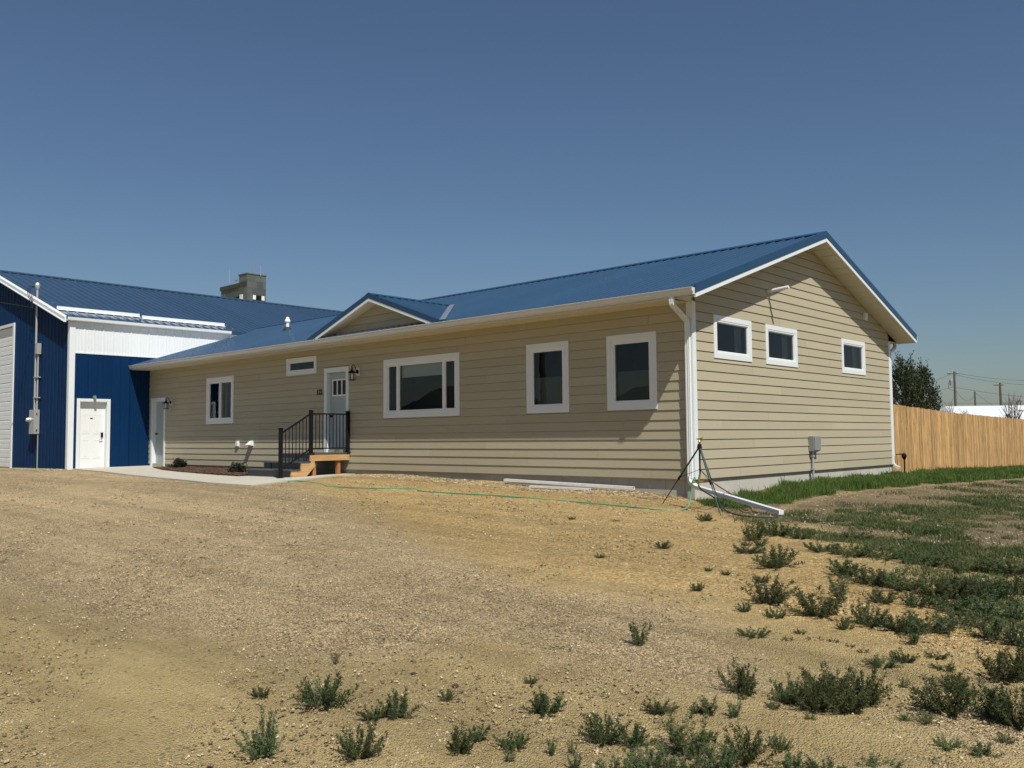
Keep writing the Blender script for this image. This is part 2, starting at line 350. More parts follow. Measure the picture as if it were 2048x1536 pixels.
def pray(u, v): return (u-1024)/F_PX*RR[0] - (v-768)/F_PX*RR[1] + RR[2]
def on_ground(u, v):
    d = pray(u, v); t = (-.45-CAM[2])/d[2]
    for _ in range(40):
        p = CAM+t*d; t += .7*((gz1(p[0], p[1])-CAM[2])/d[2]-t)
    return Vector(CAM+t*d)
def at_depth(u, v, D): return Vector(CAM + D*pray(u, v))
def gpoly(px): return np.array([on_ground(u, v)[:2] for u, v in px])
def poly_sd(P, x, y):
    """signed distance to polygon, inside positive"""
    ins = np.zeros(x.shape, bool); dm = np.full(x.shape, 1e9); n = len(P)
    for i in range(n):
        x0, y0 = P[i]; x1, y1 = P[(i+1) % n]
        c = ((y0 > y) != (y1 > y)) & (x < (x1-x0)*(y-y0)/((y1-y0) if y1 != y0 else 1e-12)+x0); ins ^= c
        dx, dy = x1-x0, y1-y0; t = np.clip(((x-x0)*dx+(y-y0)*dy)/(dx*dx+dy*dy+1e-12), 0, 1)
        dm = np.minimum(dm, np.hypot(x-x0-t*dx, y-y0-t*dy))
    return np.where(ins, dm, -dm)
GRAVEL = np.vstack([np.array([(-45, -3.0), (-21, -2.5)]), gpoly([(330, 955), (500, 974), (600, 968), (700, 1005), (800, 1050), (920, 1105), (1110, 1165), (1300, 1185), (1420, 1215), (1440, 1270), (1480, 1350), (1420, 1385),
    (1260, 1352), (1130, 1325), (1010, 1285), (900, 1290), (770, 1318), (650, 1330), (500, 1300), (330, 1262), (180, 1232), (0, 1195)]), np.array([(-24, -14), (-45, -16)])])
GRAVEL2 = gpoly([(1790, 1418), (1900, 1405), (2048, 1420), (2100, 1470), (2048, 1500), (1940, 1470), (1830, 1450)])
GOLD = np.vstack([np.array([(-10.2, .5), (-9.2, -1.2)]), gpoly([(620, 968), (700, 1005), (800, 1050), (920, 1105), (1110, 1165), (1300, 1185), (1420, 1215), (1560, 1250), (1800, 1290), (2048, 1330), (2150, 1310), (2048, 1230), (1800, 1150), (1600, 1075), (1560, 1040), (1440, 1015)]), np.array([(.2, .5)])])
STRIP = np.vstack([np.array([(.03, .15)]), gpoly([(1412, 1012), (1470, 1022), (1545, 1020), (1585, 1006), (1665, 988), (1795, 976), (2048, 956)]), np.array([(6.5, 40), (.06, 40)])])
PATCH = gpoly([(1565, 1062), (1600, 1040), (1640, 1028), (1700, 1018), (1800, 1010), (1900, 1000), (2048, 985), (2550, 960), (2650, 1330), (2048, 1290), (1990, 1240), (1900, 1215), (1800, 1175), (1700, 1130), (1620, 1098)])
SOIL = np.vstack([gpoly([(1430, 1015), (1545, 1022), (1585, 1010), (1665, 990), (1795, 978), (2048, 958)]), gpoly([(2650, 940), (2600, 1250), (2048, 1150), (1900, 1130), (1750, 1090), (1640, 1050), (1570, 1044), (1470, 1034)])])

def build_ground():
    fx = np.concatenate([[-3000, -1200, -500, -250, -140, -90, -65, -52], np.arange(-44, -24, .5), np.arange(-24, -13, .2), np.arange(-13, 13, .085), np.arange(13, 24, .4), [26, 30, 38, 50, 75, 120, 250, 600, 1500, 3000]])
    fy = np.concatenate([[-3000, -1200, -500, -200, -100, -60, -42, -32], np.arange(-26, -13.5, .5), np.arange(-13.5, 1, .075), np.arange(1, 12, .15), np.arange(12, 44, .5), [48, 56, 70, 100, 160, 300, 700, 1500, 3000]])
    X, Y = np.meshgrid(fx, fy); Z = gz(X, Y); x = X.ravel(); y = Y.ravel()
    def rough(sc, amp, seed):
        out = np.empty(x.size)
        near = (np.abs(x+4) < 24) & (y > -22) & (y < 20)
        out[:] = 0; idx = np.nonzero(near)[0]
        out[idx] = [mnoise.noise((x[i]*sc+seed, y[i]*sc, seed)) for i in idx]
        return out*amp
    def ruts():
        ca, sa = math.cos(TRACK), math.sin(TRACK); out = np.zeros(x.size); idx = np.nonzero((np.abs(x+4) < 24) & (y > -22) & (y < -1.5))[0]
        out[idx] = [mnoise.noise(((x[i]*ca-y[i]*sa)*.16, (x[i]*sa+y[i]*ca)*1.7, 2.2)) for i in idx]; return out*.022
    z = Z.ravel() + rough(.55, .018, 3.1) + rough(2.3, .012, 8.2) + rough(5.3, .007, 5.5) + ruts()
    house = (x < .02) & (x > -22) & (y > -.02) & (y < 9.7); z = np.where(house, z-.12, z)
    SLABP = np.array(SLAB_OUT); sd = poly_sd(SLABP, x, y); z = np.where(sd > .02, Z.ravel()-.05, np.where(sd > -.25, Z.ravel()-.004, z))
    me = bpy.data.meshes.new('ground'); nx, ny = len(fx), len(fy)
    i = np.arange(nx*ny).reshape(ny, nx); q = np.stack([i[:-1, :-1], i[:-1, 1:], i[1:, 1:], i[1:, :-1]], -1).reshape(-1, 4)
    me.vertices.add(x.size); me.vertices.foreach_set('co', np.stack([x, y, z], 1).ravel())
    me.loops.add(q.size); me.loops.foreach_set('vertex_index', q.ravel().astype(np.int32))
    me.polygons.add(len(q)); me.polygons.foreach_set('loop_start', np.arange(0, q.size, 4, dtype=np.int32)); me.polygons.foreach_set('use_smooth', np.ones(len(q), bool))
    me.update(calc_edges=True); me.validate()
    s = lambda P, wd: np.clip(.5+poly_sd(P, x, y)/wd, 0, 1)
    a = me.color_attributes.new('zone', 'FLOAT_COLOR', 'POINT')
    colr = np.stack([np.maximum(s(GRAVEL, 1.4), s(GRAVEL2, .6)), s(GOLD, 1.9), np.maximum(s(SOIL, .6), s(STRIP, .4)), np.ones(x.size)], 1)
    a.data.foreach_set('color', colr.ravel().astype(np.float32)); me.materials.append(M['ground'])
    o = bpy.data.objects.new('ground', me); COL.objects.link(o); o['kind'] = 'structure'
    return o
SLAB_OUT = [(-21.33, -2.5), (-18.85, -2.6), (-13.9, -3.15), (-10.4, -3.75), (-8.7, -3.6), (-8.9, -2.4), (-9.55, -1.1), (-9.75, -.02), (-21.33, -.02)]
build_ground()

# ------------------------------------------------------------------ house
E0 = .178; LX = -21.35; WY = 9.65; SOF = 3.17; SL = 1/3; EY = -.64; ZE = 3.33; RY = 4.825; RZ = ZE+SL*(RY-EY); GX = .47
FR = Plane('front', 0.0); GA = Plane('side', 0.0)
house = thing('house', (-10.7, 4.8, -.3), 'long tan lap-sided house with blue metal roof and white trim', 'house')
win_front = [(-17.41, -15.78, 1.27, 2.70), (-12.95, -11.52, 2.535, 3.01), (-8.69, -6.0, 1.27, 2.70), (-3.975, -2.84, 1.265, 2.705), (-1.888, -.75, 1.27, 2.71)]
doors_front = [(-11.16, -10.10, .40, 2.635), (-21.2, -20.15, -.09, 2.21)]
win_gable = [(.735, 2.185, 2.21, 3.02), (2.785, 4.22, 2.21, 3.02), (6.56, 7.97, 2.21, 3.02)]
def top_gable(y): return ZE-.19+SL*(min(y, 2*RY-y)-EY)
def wall_sheet(pl, a0, a1, z0, z1, holes, name, topf=None):
    mb = MB(); A = sorted({a0, a1, *[h[0]+.1 for h in holes], *[h[1]-.1 for h in holes], *([RY] if topf else [])}); Z = sorted({z0, z1, *[h[2]+.1 for h in holes], *[h[3]-.1 for h in holes]})
    for i in range(len(A)-1):
        for j in range(len(Z)-1):
            ca, cz = (A[i]+A[i+1])/2, (Z[j]+Z[j+1])/2
            if any(h[0]+.1 < ca < h[1]-.1 and h[2]+.1 < cz < h[3]-.1 for h in holes): continue
            mb.poly([pl(A[i], -.02, Z[j]), pl(A[i+1], -.02, Z[j]), pl(A[i+1], -.02, Z[j+1]), pl(A[i], -.02, Z[j+1])])
    if topf:
        mb.poly([pl(a0, -.02, z1), pl(a1, -.02, z1), pl(RY, -.02, topf(RY))])
    return mb.build(name, M['siding'], house, fix=False)
wall_f = wall_sheet(FR, LX, -.02, 0, 3.3, win_front+doors_front, 'front_wall')
wall_g = wall_sheet(GA, .02, WY-.02, 0, 3.35, win_gable, 'gable_wall', top_gable)
MB().poly([(LX, WY, -.3), (0, WY, -.3), (0, WY, 3.3), (LX, WY, 3.3)]).build('rear_wall', M['siding'], house, fix=False)
def lap(pl, a0, a1, z0, parent, top=None, z1=None):
    """one siding board: thin at its top, standing proud at its lower edge"""
    mb = MB(); h = (E0 if z1 is None else z1-z0)-(.0045 if pl.k == 'front' else .008)
    d0, d1 = .0175, .003
    if top is None:
        prof = [(a0, a1, z0), (a0, a1, z0+h)]; mb_pts = [pl(a0, 0, z0), pl(a1, 0, z0), pl(a1, 0, z0+h), pl(a0, 0, z0+h)]
        out = [pl(a0, d0, z0), pl(a1, d0, z0), pl(a1, d1, z0+h), pl(a0, d1, z0+h)]
    else:
        ta0, ta1 = top; mb_pts = [pl(a0, 0, z0), pl(a1, 0, z0), pl(ta1, 0, z0+h), pl(ta0, 0, z0+h)]
        out = [pl(a0, d0, z0), pl(a1, d0, z0), pl(ta1, d1, z0+h), pl(ta0, d1, z0+h)]
    mb.v = mb_pts+out; mb.f = [(0, 1, 2, 3), (7, 6, 5, 4), (0, 4, 5, 1), (1, 5, 6, 2), (2, 6, 7, 3), (3, 7, 4, 0)]
    return mb.build('siding_board', M['siding'] if pl.k == 'front' else M['siding_y'], parent)
def course(pl, a0, a1, z0, z1, holes, parent, i):
    spans = [(a0, a1)]
    for h in holes:
        if h[2]+.01 < z1 and h[3]-.01 > z0:
            covers = h[2] <= z0+.02 and h[3] >= z1-.02
            nxt = []
            for s0, s1 in spans:
                if h[1] < s0 or h[0] > s1: nxt.append((s0, s1)); continue
                if not covers:
                    # board is notched round the trim: split it above or below the trim as well
                    if z0 < h[2]-.02: lap(pl, max(s0, h[0]), min(s1, h[1]), z0, parent, z1=h[2]+.004)
                    elif z1 > h[3]+.02: lap(pl, max(s0, h[0]), min(s1, h[1]), h[3]-.004, parent, z1=z1)
                nxt += [(s0, h[0]), (h[1], s1)]
            spans = [s for s in nxt if s[1]-s[0] > .01]
    for s0, s1 in spans:
        off = (i*1.83+.9) % 4.88; c = s0; cuts = [a0+off+4.88*k for k in range(-1, 8)]
        for k in [q for q in cuts if s0+.4 < q < s1-.4]:
            lap(pl, c, k-.0022, z0, parent, z1=z1); c = k+.0022
        lap(pl, c, s1, z0, parent, z1=z1)
for i in range(18):
    course(FR, LX+.005, -.10, i*E0, min((i+1)*E0, SOF+.01), win_front+doors_front, wall_f, i)
for i in range(19):
    z0, z1 = i*E0, (i+1)*E0
    if z1 < top_gable(.1): course(GA, .10, WY-.10, z0, z1, win_gable, wall_g, i+3)
yof = lambda z: EY+(z-ZE+.19)/SL
i = next(k for k in range(30) if (k+1)*E0 >= top_gable(.1))
while i*E0 < top_gable(RY)-.03:
    z0, z1 = i*E0, min((i+1)*E0, top_gable(RY)-.01); b0, b1 = max(yof(z0), .1), yof(z1)
    if b0 < RY-.05: lap(GA, b0, 2*RY-b0, z0, wall_g, (min(b1, RY-.01), max(2*RY-b1, RY+.01)), z1)
    i += 1
# corner boards
for nm, y in (('corner_board', 0.0), ('corner_board', WY)):
    s = 1 if y == 0 else -1
    mb = MB()
    mb.prism([(.022, y-s*.022, 0), (.022, y+s*.10, 0), (0, y+s*.10, 0), (0, y, 0), (-.10, y, 0), (-.10, y-s*.022, 0)], (0, 0, (SOF+.02 if y == 0 else SOF)))
    mb.build('corner_board', M['trim'], house)
# foundation: skirt panels
mb = MB(); mb.box((LX, .07, -.9), (-.06, .12, .0)); mb.box((-.12, .07, -.9), (-.06, WY, .0)); fnd = mb.build('foundation', M['found'], house)
a = LX
while a < -.05:
    b = min(a+.406, -.036); MB().box((a+.003, .042, -.9), (b-.003, .07, .004)).build('foundation_panel', M['found'], fnd); a = b
a = .045
while a < WY-.03:
    b = min(a+.81, WY-.02); MB().box((-.06, a+.003, -.9), (-.034, b-.003, .004)).build('foundation_panel', M['found'], fnd); a = b
MB().box((LX, -.002, -.022), (-.0, .02, .0)).build('starter_trim', M['siding'], fnd); MB().box((-.02, 0, -.022), (.002, WY, .0)).build('starter_trim', M['siding'], fnd)

# windows and doors
def window(pl, parent, a0, a1, z0, z1, splits=(1.0,), shade=0.0, curtain=None, painted_reflection=0.0, tw=.10, fwid=.045, sw=.035):
    """outer trim, vinyl frame, panes with sash, a dark room behind"""
    wo = MB(); pl.box(wo, a0, a1, -.01, .024, z1-tw, z1); head = wo.build('window', M['trim'], parent)
    t = MB(); pl.box(t, a0, a1, -.01, .0238, z0, z0+tw); t.build('sill_trim', M['trim'], head)
    for q0, q1 in ((a0, a0+tw), (a1-tw, a1)):
        t = MB(); pl.box(t, q0, q1, -.01, .0236, z0+tw, z1-tw); t.build('side_trim', M['trim'], head)
    i0, i1, k0, k1 = a0+tw, a1-tw, z0+tw, z1-tw
    fm = MB()
    pl.box(fm, i0, i1, -.07, .017, k0, k0+fwid); pl.box(fm, i0, i1, -.07, .017, k1-fwid, k1)
    pl.box(fm, i0, i0+fwid, -.07, .0168, k0+fwid, k1-fwid); pl.box(fm, i1-fwid, i1, -.07, .0168, k0+fwid, k1-fwid)
    W = i1-i0-2*fwid; c = i0+fwid; tot = sum(splits); edges = []
    for n_, sp in enumerate(splits):
        e = c+W*sp/tot; edges.append((c, e)); c = e
    for e0, e1 in edges[:-1]: pl.box(fm, e1-.022, e1+.022, -.07, .0165, k0+fwid, k1-fwid)
    fm.build('frame', M['vinyl'], head)
    for n_, (e0, e1) in enumerate(edges):
        if n_ > 0: e0 += .022
        if n_ < len(edges)-1: e1 -= .022
        sm = MB(); b0, b1 = k0+fwid, k1-fwid
        pl.box(sm, e0, e1, -.05, .003, b0, b0+sw); pl.box(sm, e0, e1, -.05, .003, b1-sw, b1)
        pl.box(sm, e0, e0+sw, -.05, .0028, b0+sw, b1-sw); pl.box(sm, e1-sw, e1, -.05, .0028, b0+sw, b1-sw)
        sm.build('sash', M['vinyl'], head)
        g = MB(); g.poly([pl(e0+sw, -.02, b0+sw), pl(e1-sw, -.02, b0+sw), pl(e1-sw, -.02, b1-sw), pl(e0+sw, -.02, b1-sw)]); g.build('pane', M['glass'], head, fix=False)
        if shade and (e1-e0) > .6:
            s_ = MB(); pl.box(s_, e0+.02, e1-.02, -.10, -.092, b1-(b1-b0)*shade, b1); s_.build('roller_shade', M['shade'], head)
        if painted_reflection:
            s_ = MB(); pl.box(s_, e0+.02, e1-.02, -.10, -.092, b0, b0+(b1-b0)*painted_reflection); s_.build('reflection_panel', M['painted_reflection'], head)  # panel added behind the pane, its colour imitating a reflected hillside
    if curtain:
        for q0, q1 in curtain:
            s_ = MB(); N = 14; wv = [(q0+(q1-q0)*k/N, -.13+.02*math.sin(k*2.2)) for k in range(N+1)]
            for k in range(N):
                s_.poly([pl(wv[k][0], wv[k][1], k0), pl(wv[k+1][0], wv[k+1][1], k0), pl(wv[k+1][0], wv[k+1][1], k1), pl(wv[k][0], wv[k][1], k1)])
            s_.build('curtain', M['curtain'], head, fix=False)
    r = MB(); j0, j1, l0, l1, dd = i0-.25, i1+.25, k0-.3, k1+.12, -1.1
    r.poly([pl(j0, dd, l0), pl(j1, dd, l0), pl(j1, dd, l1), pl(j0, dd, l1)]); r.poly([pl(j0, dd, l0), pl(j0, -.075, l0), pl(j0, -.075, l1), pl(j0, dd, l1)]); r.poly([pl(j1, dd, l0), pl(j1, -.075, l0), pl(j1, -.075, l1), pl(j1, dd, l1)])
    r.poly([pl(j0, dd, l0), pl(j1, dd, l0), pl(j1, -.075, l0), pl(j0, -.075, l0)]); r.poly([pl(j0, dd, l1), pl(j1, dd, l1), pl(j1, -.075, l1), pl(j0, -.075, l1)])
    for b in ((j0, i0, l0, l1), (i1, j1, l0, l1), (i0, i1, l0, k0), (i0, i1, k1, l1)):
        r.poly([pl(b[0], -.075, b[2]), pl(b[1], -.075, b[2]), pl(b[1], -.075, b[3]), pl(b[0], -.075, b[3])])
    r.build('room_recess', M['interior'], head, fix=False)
    return head
window(FR, house, *win_front[0], splits=(1, 1), curtain=[(-16.78, -16.62), (-16.52, -16.42)])
window(FR, house, *win_front[1], tw=.09, fwid=.03, sw=.022)
window(FR, house, *win_front[2], splits=(.8, 3.4, .8), shade=.28)
window(FR, house, *win_front[3], painted_reflection=.52); window(FR, house, *win_front[4], painted_reflection=.52)
for w_ in win_gable: window(GA, house, *w_, curtain=[(w_[1]-.42, w_[1]-.15)], tw=.095, fwid=.03, sw=.02)
def entry(pl, parent, a0, a1, z0, z1, m, rec, lites=False, tw=.10, sill=True):
    wo = MB(); pl.box(wo, a0, a1, -.01, .026, z1-tw, z1); head = wo.build('door_casing', M['trim'], parent)
    for q0, q1 in ((a0, a0+tw), (a1-tw, a1)):
        t = MB(); pl.box(t, q0, q1, -.01, .0258, z0, z1-tw); t.build('side_casing', M['trim'], head)
    i0, i1, k1 = a0+tw, a1-tw, z1-tw; j = MB()
    for b in ((i0, i0+.02, z0, k1), (i1-.02, i1, z0, k1), (i0+.02, i1-.02, k1-.02, k1)): pl.box(j, b[0], b[1], -rec-.05, .02, b[2], b[3])
    j.build('jamb', M['trim'], head)
    d = MB(); pl.box(d, i0+.024, i1-.024, -rec-.05, -rec, z0+.025, k1-.024); slab = d.build('door', m, head)
    t = MB(); pl.box(t, i0+.02, i1-.02, -rec-.06, .03, z0, z0+.02); t.build('threshold', M['grey_metal'], head)
    return head, slab, (i0+.024, i1-.024, z0+.025, k1-.024)
h1, slab1, r1 = entry(FR, house, *doors_front[0], M['door_grey'], .10)
wl = .64; c0 = (r1[0]+r1[1])/2; lt = MB(); zt, zb = r1[3]-.17, r1[3]-.62
for q in ((c0-wl/2, c0+wl/2, zt-.04, zt), (c0-wl/2, c0+wl/2, zb, zb+.04)): FR.box(lt, q[0], q[1], -.10, -.083, q[2], q[3])
for k in range(4):
    cx = c0-wl/2+.02+k*(wl-.04)/3; FR.box(lt, cx-.02, cx+.02, -.10, -.0832, zb+.04, zt-.04)
lt.build('lite_frame', M['vinyl'], slab1)
for k in range(3):
    q0 = c0-wl/2+.04+k*(wl-.04)/3; q1 = q0+(wl-.04)/3-.04; g = MB(); FR.box(g, q0, q1, -.098, -.094, zb+.04, zt-.04); g.build('lite', M['black_soft'], slab1)
kn = MB(); kn.tube([(r1[0]+.07, .10, r1[2]+.95), (r1[0]+.07, .04, r1[2]+.95)], .03, 10); kn.build('handle', M['black'], slab1)
h2, slab2, r2 = entry(FR, house, *doors_front[1], M['door_grey'], .12)
MB().tube([(r2[0]+.07, .12, 1.0), (r2[0]+.07, .06, 1.0)], .028, 10).build('handle', M['black'], slab2)

# roof: ribbed sheets on a solid deck
def rib_profile(width, pitch, minor=0, rh=.019):
    p = []; n = round(width/pitch)
    for k in range(n):
        x = k*pitch; p += [(x, .0), (x+.012, rh), (x+.032, rh), (x+.044, .0)]
        for q in range(minor):
            c = x+.044+(pitch-.044)*(q+1)/(minor+1); p += [(c-.016, 0), (c-.008, .006), (c+.008, .006), (c+.016, 0)]
    p.append((width, 0)); return p
def panel_mesh(name, width, length, pitch, m, minor=0, rh=.019):
    """local X across the sheet, local Y up the slope, local Z out"""
    mb = MB(); pr = rib_profile(width, pitch, minor, rh)
    for (x0, z0), (x1, z1) in zip(pr[:-1], pr[1:]): mb.poly([(x0, 0, z0), (x1, 0, z1), (x1, length, z1), (x0, length, z0)])
    mb.poly([(x, 0, z) for x, z in pr]+[(pr[-1][0], 0, -.004), (pr[0][0], 0, -.004)])
    me = mb.mesh(name, m, fix=False); return me
def put(name, me, mat, parent):
    o = bpy.data.objects.new(name, me); COL.objects.link(o); root = parent
    while root.parent: root = root.parent
    o.parent = parent; o.matrix_local = Matrix.Translation(-ORG[root.name]) @ mat; return o
sl_len = math.hypot(RY-EY, RZ-ZE); ux = Vector((0, RY-EY, RZ-ZE)).normalized(); nrm = Vector((0, -ux.z, ux.y))
dk = MB(); dk.prism([(-22.38, EY, ZE-.012), (-22.38, RY, RZ-.012), (-22.38, 2*RY-EY, ZE-.012), (-22.38, 2*RY-EY, ZE-.15), (-22.38, RY, RZ-.16), (-22.38, EY, ZE-.15)], (22.38+GX-.02, 0, 0))
roof = dk.build('roof', M['roof_trim'], house)
pm = panel_mesh('roof_panel', .914, sl_len, .2285, M['roof'], rh=.014)
for k in range(25):
    x0 = GX-.914*(k+1)
    put('roof_panel', pm, Matrix([[1, ux.x, nrm.x, x0], [0, ux.y, nrm.y, EY], [0, ux.z, nrm.z, ZE], [0, 0, 0, 1]]), roof)
    put('roof_panel', pm, Matrix([[-1, 0, 0, x0+.914], [0, -ux.y, ux.z, 2*RY-EY], [0, ux.z, ux.y, ZE], [0, 0, 0, 1]]), roof)
rc = MB(); rc.prism([(-22.4, RY-.17, RZ-.036), (-22.4, RY, RZ+.034), (-22.4, RY+.17, RZ-.036), (-22.4, RY+.17, RZ-.03), (-22.4, RY, RZ+.042), (-22.4, RY-.17, RZ-.03)], (22.4+GX+.015, 0, 0))
rc.build('ridge_cap', M['roof_trim'], roof)
for s in (1, -1):
    Y = lambda t: RY-s*(RY-EY)*t
    P = lambda x, t, dz: (x, Y(t), RZ-(RZ-ZE)*t+dz)
    MB().prism([P(GX, 0, .035), P(GX, 1.003, .035), P(GX, 1.003, -.115), P(GX, 0, -.115)], (.016, 0, 0)).build('rake_trim', M['roof_trim'], roof)
    MB().prism([P(GX-.10, 0, .024), P(GX-.10, 1.0, .024), P(GX+.01, 1.0, .030), P(GX+.01, 0, .030)], (0, 0, .004)).build('rake_flange', M['roof_trim'], roof)
    MB().prism([P(GX-.02, 0, -.10), P(GX-.02, 1.0, -.10), P(GX-.02, 1.0, -.195), P(GX-.02, 0, -.195)], (.028, 0, 0)).build('rake_fascia', M['trim'], roof)
    n = 18
    for k in range(n):
        t0, t1 = k/n+.0015, (k+1)/n-.0015
        MB().prism([P(.0, t0, -.186), P(.0, t1, -.186), P(.0, t1, -.178), P(.0, t0, -.178)], (GX-.02, 0, 0)).build('soffit_panel', M['soffit'], roof)
    ys = -.62 if s == 1 else WY+.62
    MB().box((LX, min(ys, ys+s*.03), SOF-.012), (GX-.022, max(ys, ys+s*.03), ZE-.03)).build('fascia', M['gutter'], roof)
a = LX
while a < -.005:
    b = min(a+.3048, .0); MB().box((a+.002, -.588, SOF), (b-.002, -.001, SOF+.01)).build('soffit_panel', M['soffit'], roof); a = b
MB().prism([(-.012, -.60, SOF), (-.012, .0, SOF), (-.012, .0, 3.35), (-.012, -.60, 3.15)], (.012, 0, 0)).build('soffit_end', M['soffit'], roof)
MB().box((LX, WY, SOF), (0, WY+.6, SOF+.01)).build('rear_soffit', M['soffit'], roof)
def gutter(x0, x1, y, s):
    pr = [(0, .118), (.006, .118), (.006, .006), (.082, .006), (.084, .034), (.116, .068), (.120, .118), (.137, .122), (.137, .112), (.127, .110), (.125, .070), (.116, .058), (.096, .036), (.090, .028), (.090, 0), (0, 0)]
    mb = MB(); mb.prism([(x0, y-s*d, 3.182+z) for d, z in pr], (x1-x0, 0, 0))
    for x in (x0, x1-.003): mb.prism([(x, y-s*d, 3.182+z) for d, z in [(0, .118), (.122, .118), (.122, .070), (.092, .032), (.087, .001), (0, .001)]], (.003, 0, 0))
    return mb.build('gutter', M['gutter'], house)
gutter(LX+.01, GX, -.621, 1); gutter(LX, GX, WY+.621, -1)
def spout(path, name='downspout', sx=1.4):
    mb = MB(); mb.tube(path, .046, 4, sx=1.0); return mb
def ribbed_spout(path, parent=None, wx=.082, wy=.058, up=None):
    """rectangular corrugated pipe along a path"""
    mb = MB(); P = [Vector(p) for p in path]; m = len(P); base = 0; pr = []
    for q in range(4): pr += [(-wx/2+wx*q/4+.003, -wy/2), (-wx/2+wx*q/4+wx/4-.003, -wy/2), (-wx/2+wx*(q+1)/4, -wy/2+.005)]
    for q in (1, 0): pr += [(wx/2, wy/2*(1-2*q)*-1)] if False else []
    pr = [(-wx/2, -wy/2), (-wx/4, -wy/2), (-wx/4+.004, -wy/2+.007), (-.003, -wy/2+.007), (0, -wy/2), (wx/4, -wy/2), (wx/4+.004, -wy/2+.007), (wx/2-.003, -wy/2+.006), (wx/2, -wy/2), (wx/2, -.004), (wx/2-.006, 0), (wx/2, .004), (wx/2, wy/2), (-wx/2, wy/2), (-wx/2, .004), (-wx/2+.006, 0), (-wx/2, -.004)]
    n = len(pr); ref = Vector(up) if up else Vector((1, 0, 0))
    for i in range(m):
        t = (P[min(i+1, m-1)]-P[max(i-1, 0)]).normalized(); u = (ref-t*ref.dot(t)).normalized(); v = t.cross(u)
        if v.dot(Vector((0, 1, 0))) < 0 and up is None: v = -v
        for a_, b_ in pr: mb.v.append(tuple(P[i]+u*a_+v*b_))
    for i in range(m-1):
        for k in range(n): mb.f.append((i*n+k, i*n+(k+1) % n, (i+1)*n+(k+1) % n, (i+1)*n+k))
    mb.f.append(tuple(range(n))); mb.f.append(tuple((m-1)*n+k for k in range(n))[::-1]); return mb
xd = -.055
ribbed_spout(spline([(.03, -.685, 3.19), (.03, -.685, 3.10), (.025, -.65, 3.04), (-.01, -.36, 2.93), (-.05, -.10, 2.83), (xd, -.064, 2.77), (xd, -.062, 2.6), (xd, -.062, 2.56)], 5)).build('downspout', M['vinyl'], house)
ribbed_spout([(xd, -.062, 2.60), (xd, -.062, .02)], wx=.086, wy=.062).build('downspout', M['vinyl'], house)
ribbed_spout(spline([(-.10, WY+.70, 3.19), (-.10, WY+.66, 3.05), (-.10, WY+.30, 2.90), (-.03, WY+.09, 2.76), (-.03, WY+.075, 2.6), (-.03, WY+.075, .2)], 5)).build('downspout', M['vinyl'], house)
ribbed_spout(spline([(-.03, WY+.075, .22), (-.03, WY+.075, .05), (.02, WY+.085, -.05), (.14, WY+.09, -.10)], 5), up=(0, 1, 0)).build('downspout_elbow', M['vinyl'], house)

# dormer
DX, DZ, DH, DYF, DYW = -8.5, 4.235, 2.52, -.625, -.29
ds = (DZ-3.345)/DH; yb = EY+(DZ-ZE)/SL
dorm_parent = roof
def on_main(y): return ZE+SL*(y-EY)
for s in (1, -1):
    # slope strips running down from the dormer ridge, clipped at the valley
    y0 = DYF; k = 0
    while y0 < yb-.02:
        y1 = min(y0+.2285, yb)
        def xv(y): return (DZ-on_main(y))/ds
        x0e, x1e = (xv(y0)), max(xv(y1), .0)
        T = lambda y, xo, dz: (DX+s*xo, y, DZ-ds*xo+dz)
        mb = MB(); mb.prism([T(y0, 0, .0), T(y0, x0e, 0), T(y1, x1e, 0), T(y1, 0, 0)], (0, 0, .012))
        if y0 > DYF+.01: mb.prism([T(y0-.02, 0, .012), T(y0-.02, x0e-.02, .012), T(y0-.012, x0e-.02, .03), T(y0-.012, 0, .03)], (0, .004, 0)); mb.prism([T(y0-.01, 0, .012), T(y0-.01, x0e-.02, .012), T(y0-.01, x0e-.02, .03), T(y0-.01, 0, .03)], (0, .022, 0))
        mb.build('dormer_roof_panel', M['roof'], roof); y0 = y1; k += 1
    T = lambda y, xo, dz: (DX+s*xo, y, DZ-ds*xo+dz)
    MB().prism([T(DYF, 0, .035), T(DYF, DH+.04, .035), T(DYF, DH+.04, -.09), T(DYF, 0, -.09)], (0, -.016, 0)).build('dormer_rake_trim', M['roof_trim'], roof)
    MB().prism([T(DYF+.012, 0, -.075), T(DYF+.012, DH-.12, -.075), T(DYF+.012, DH-.38, -.16), T(DYF+.012, 0, -.16)], (0, -.022, 0)).build('dormer_fascia', M['trim'], roof)
    MB().prism([T(DYF+.02, 0, -.145), T(DYF+.02, DH-.35, -.145), T(DYF+.02, DH-.35, -.135), T(DYF+.02, 0, -.135)], (0, DYW-DYF-.02, 0)).build('dormer_soffit', M['soffit'], roof)
    va = Vector(T(DYF+.05, xv(DYF+.05), 0)); vb = Vector(T(yb, 0, 0)); off = Vector((s*.10, 0, 0))
    MB().prism([va+Vector((-s*.07, 0, .032)), va+Vector((s*.15, 0, .028)), vb+Vector((s*.15, 0, .028)), vb+Vector((-s*.07, 0, .03))], (0, 0, .008)).build('valley_flashing', M['valley'], roof)
MB().prism([(DX-.13, DYF-.02, DZ-.015), (DX, DYF-.02, DZ+.036), (DX+.13, DYF-.02, DZ-.015), (DX, DYF-.02, DZ+.046)], (0, yb-DYF+.02, 0)).build('dormer_ridge_cap', M['roof_trim'], roof)
zb0 = on_main(DYW)-.02; zz = zb0; dw = MB().poly([(DX-2.3, DYW+.02, zb0-.02), (DX+2.3, DYW+.02, zb0-.02), (DX, DYW+.02, DZ-.12)]).build('dormer_wall', M['siding'], house, fix=False)
DPL = Plane('front', DYW)
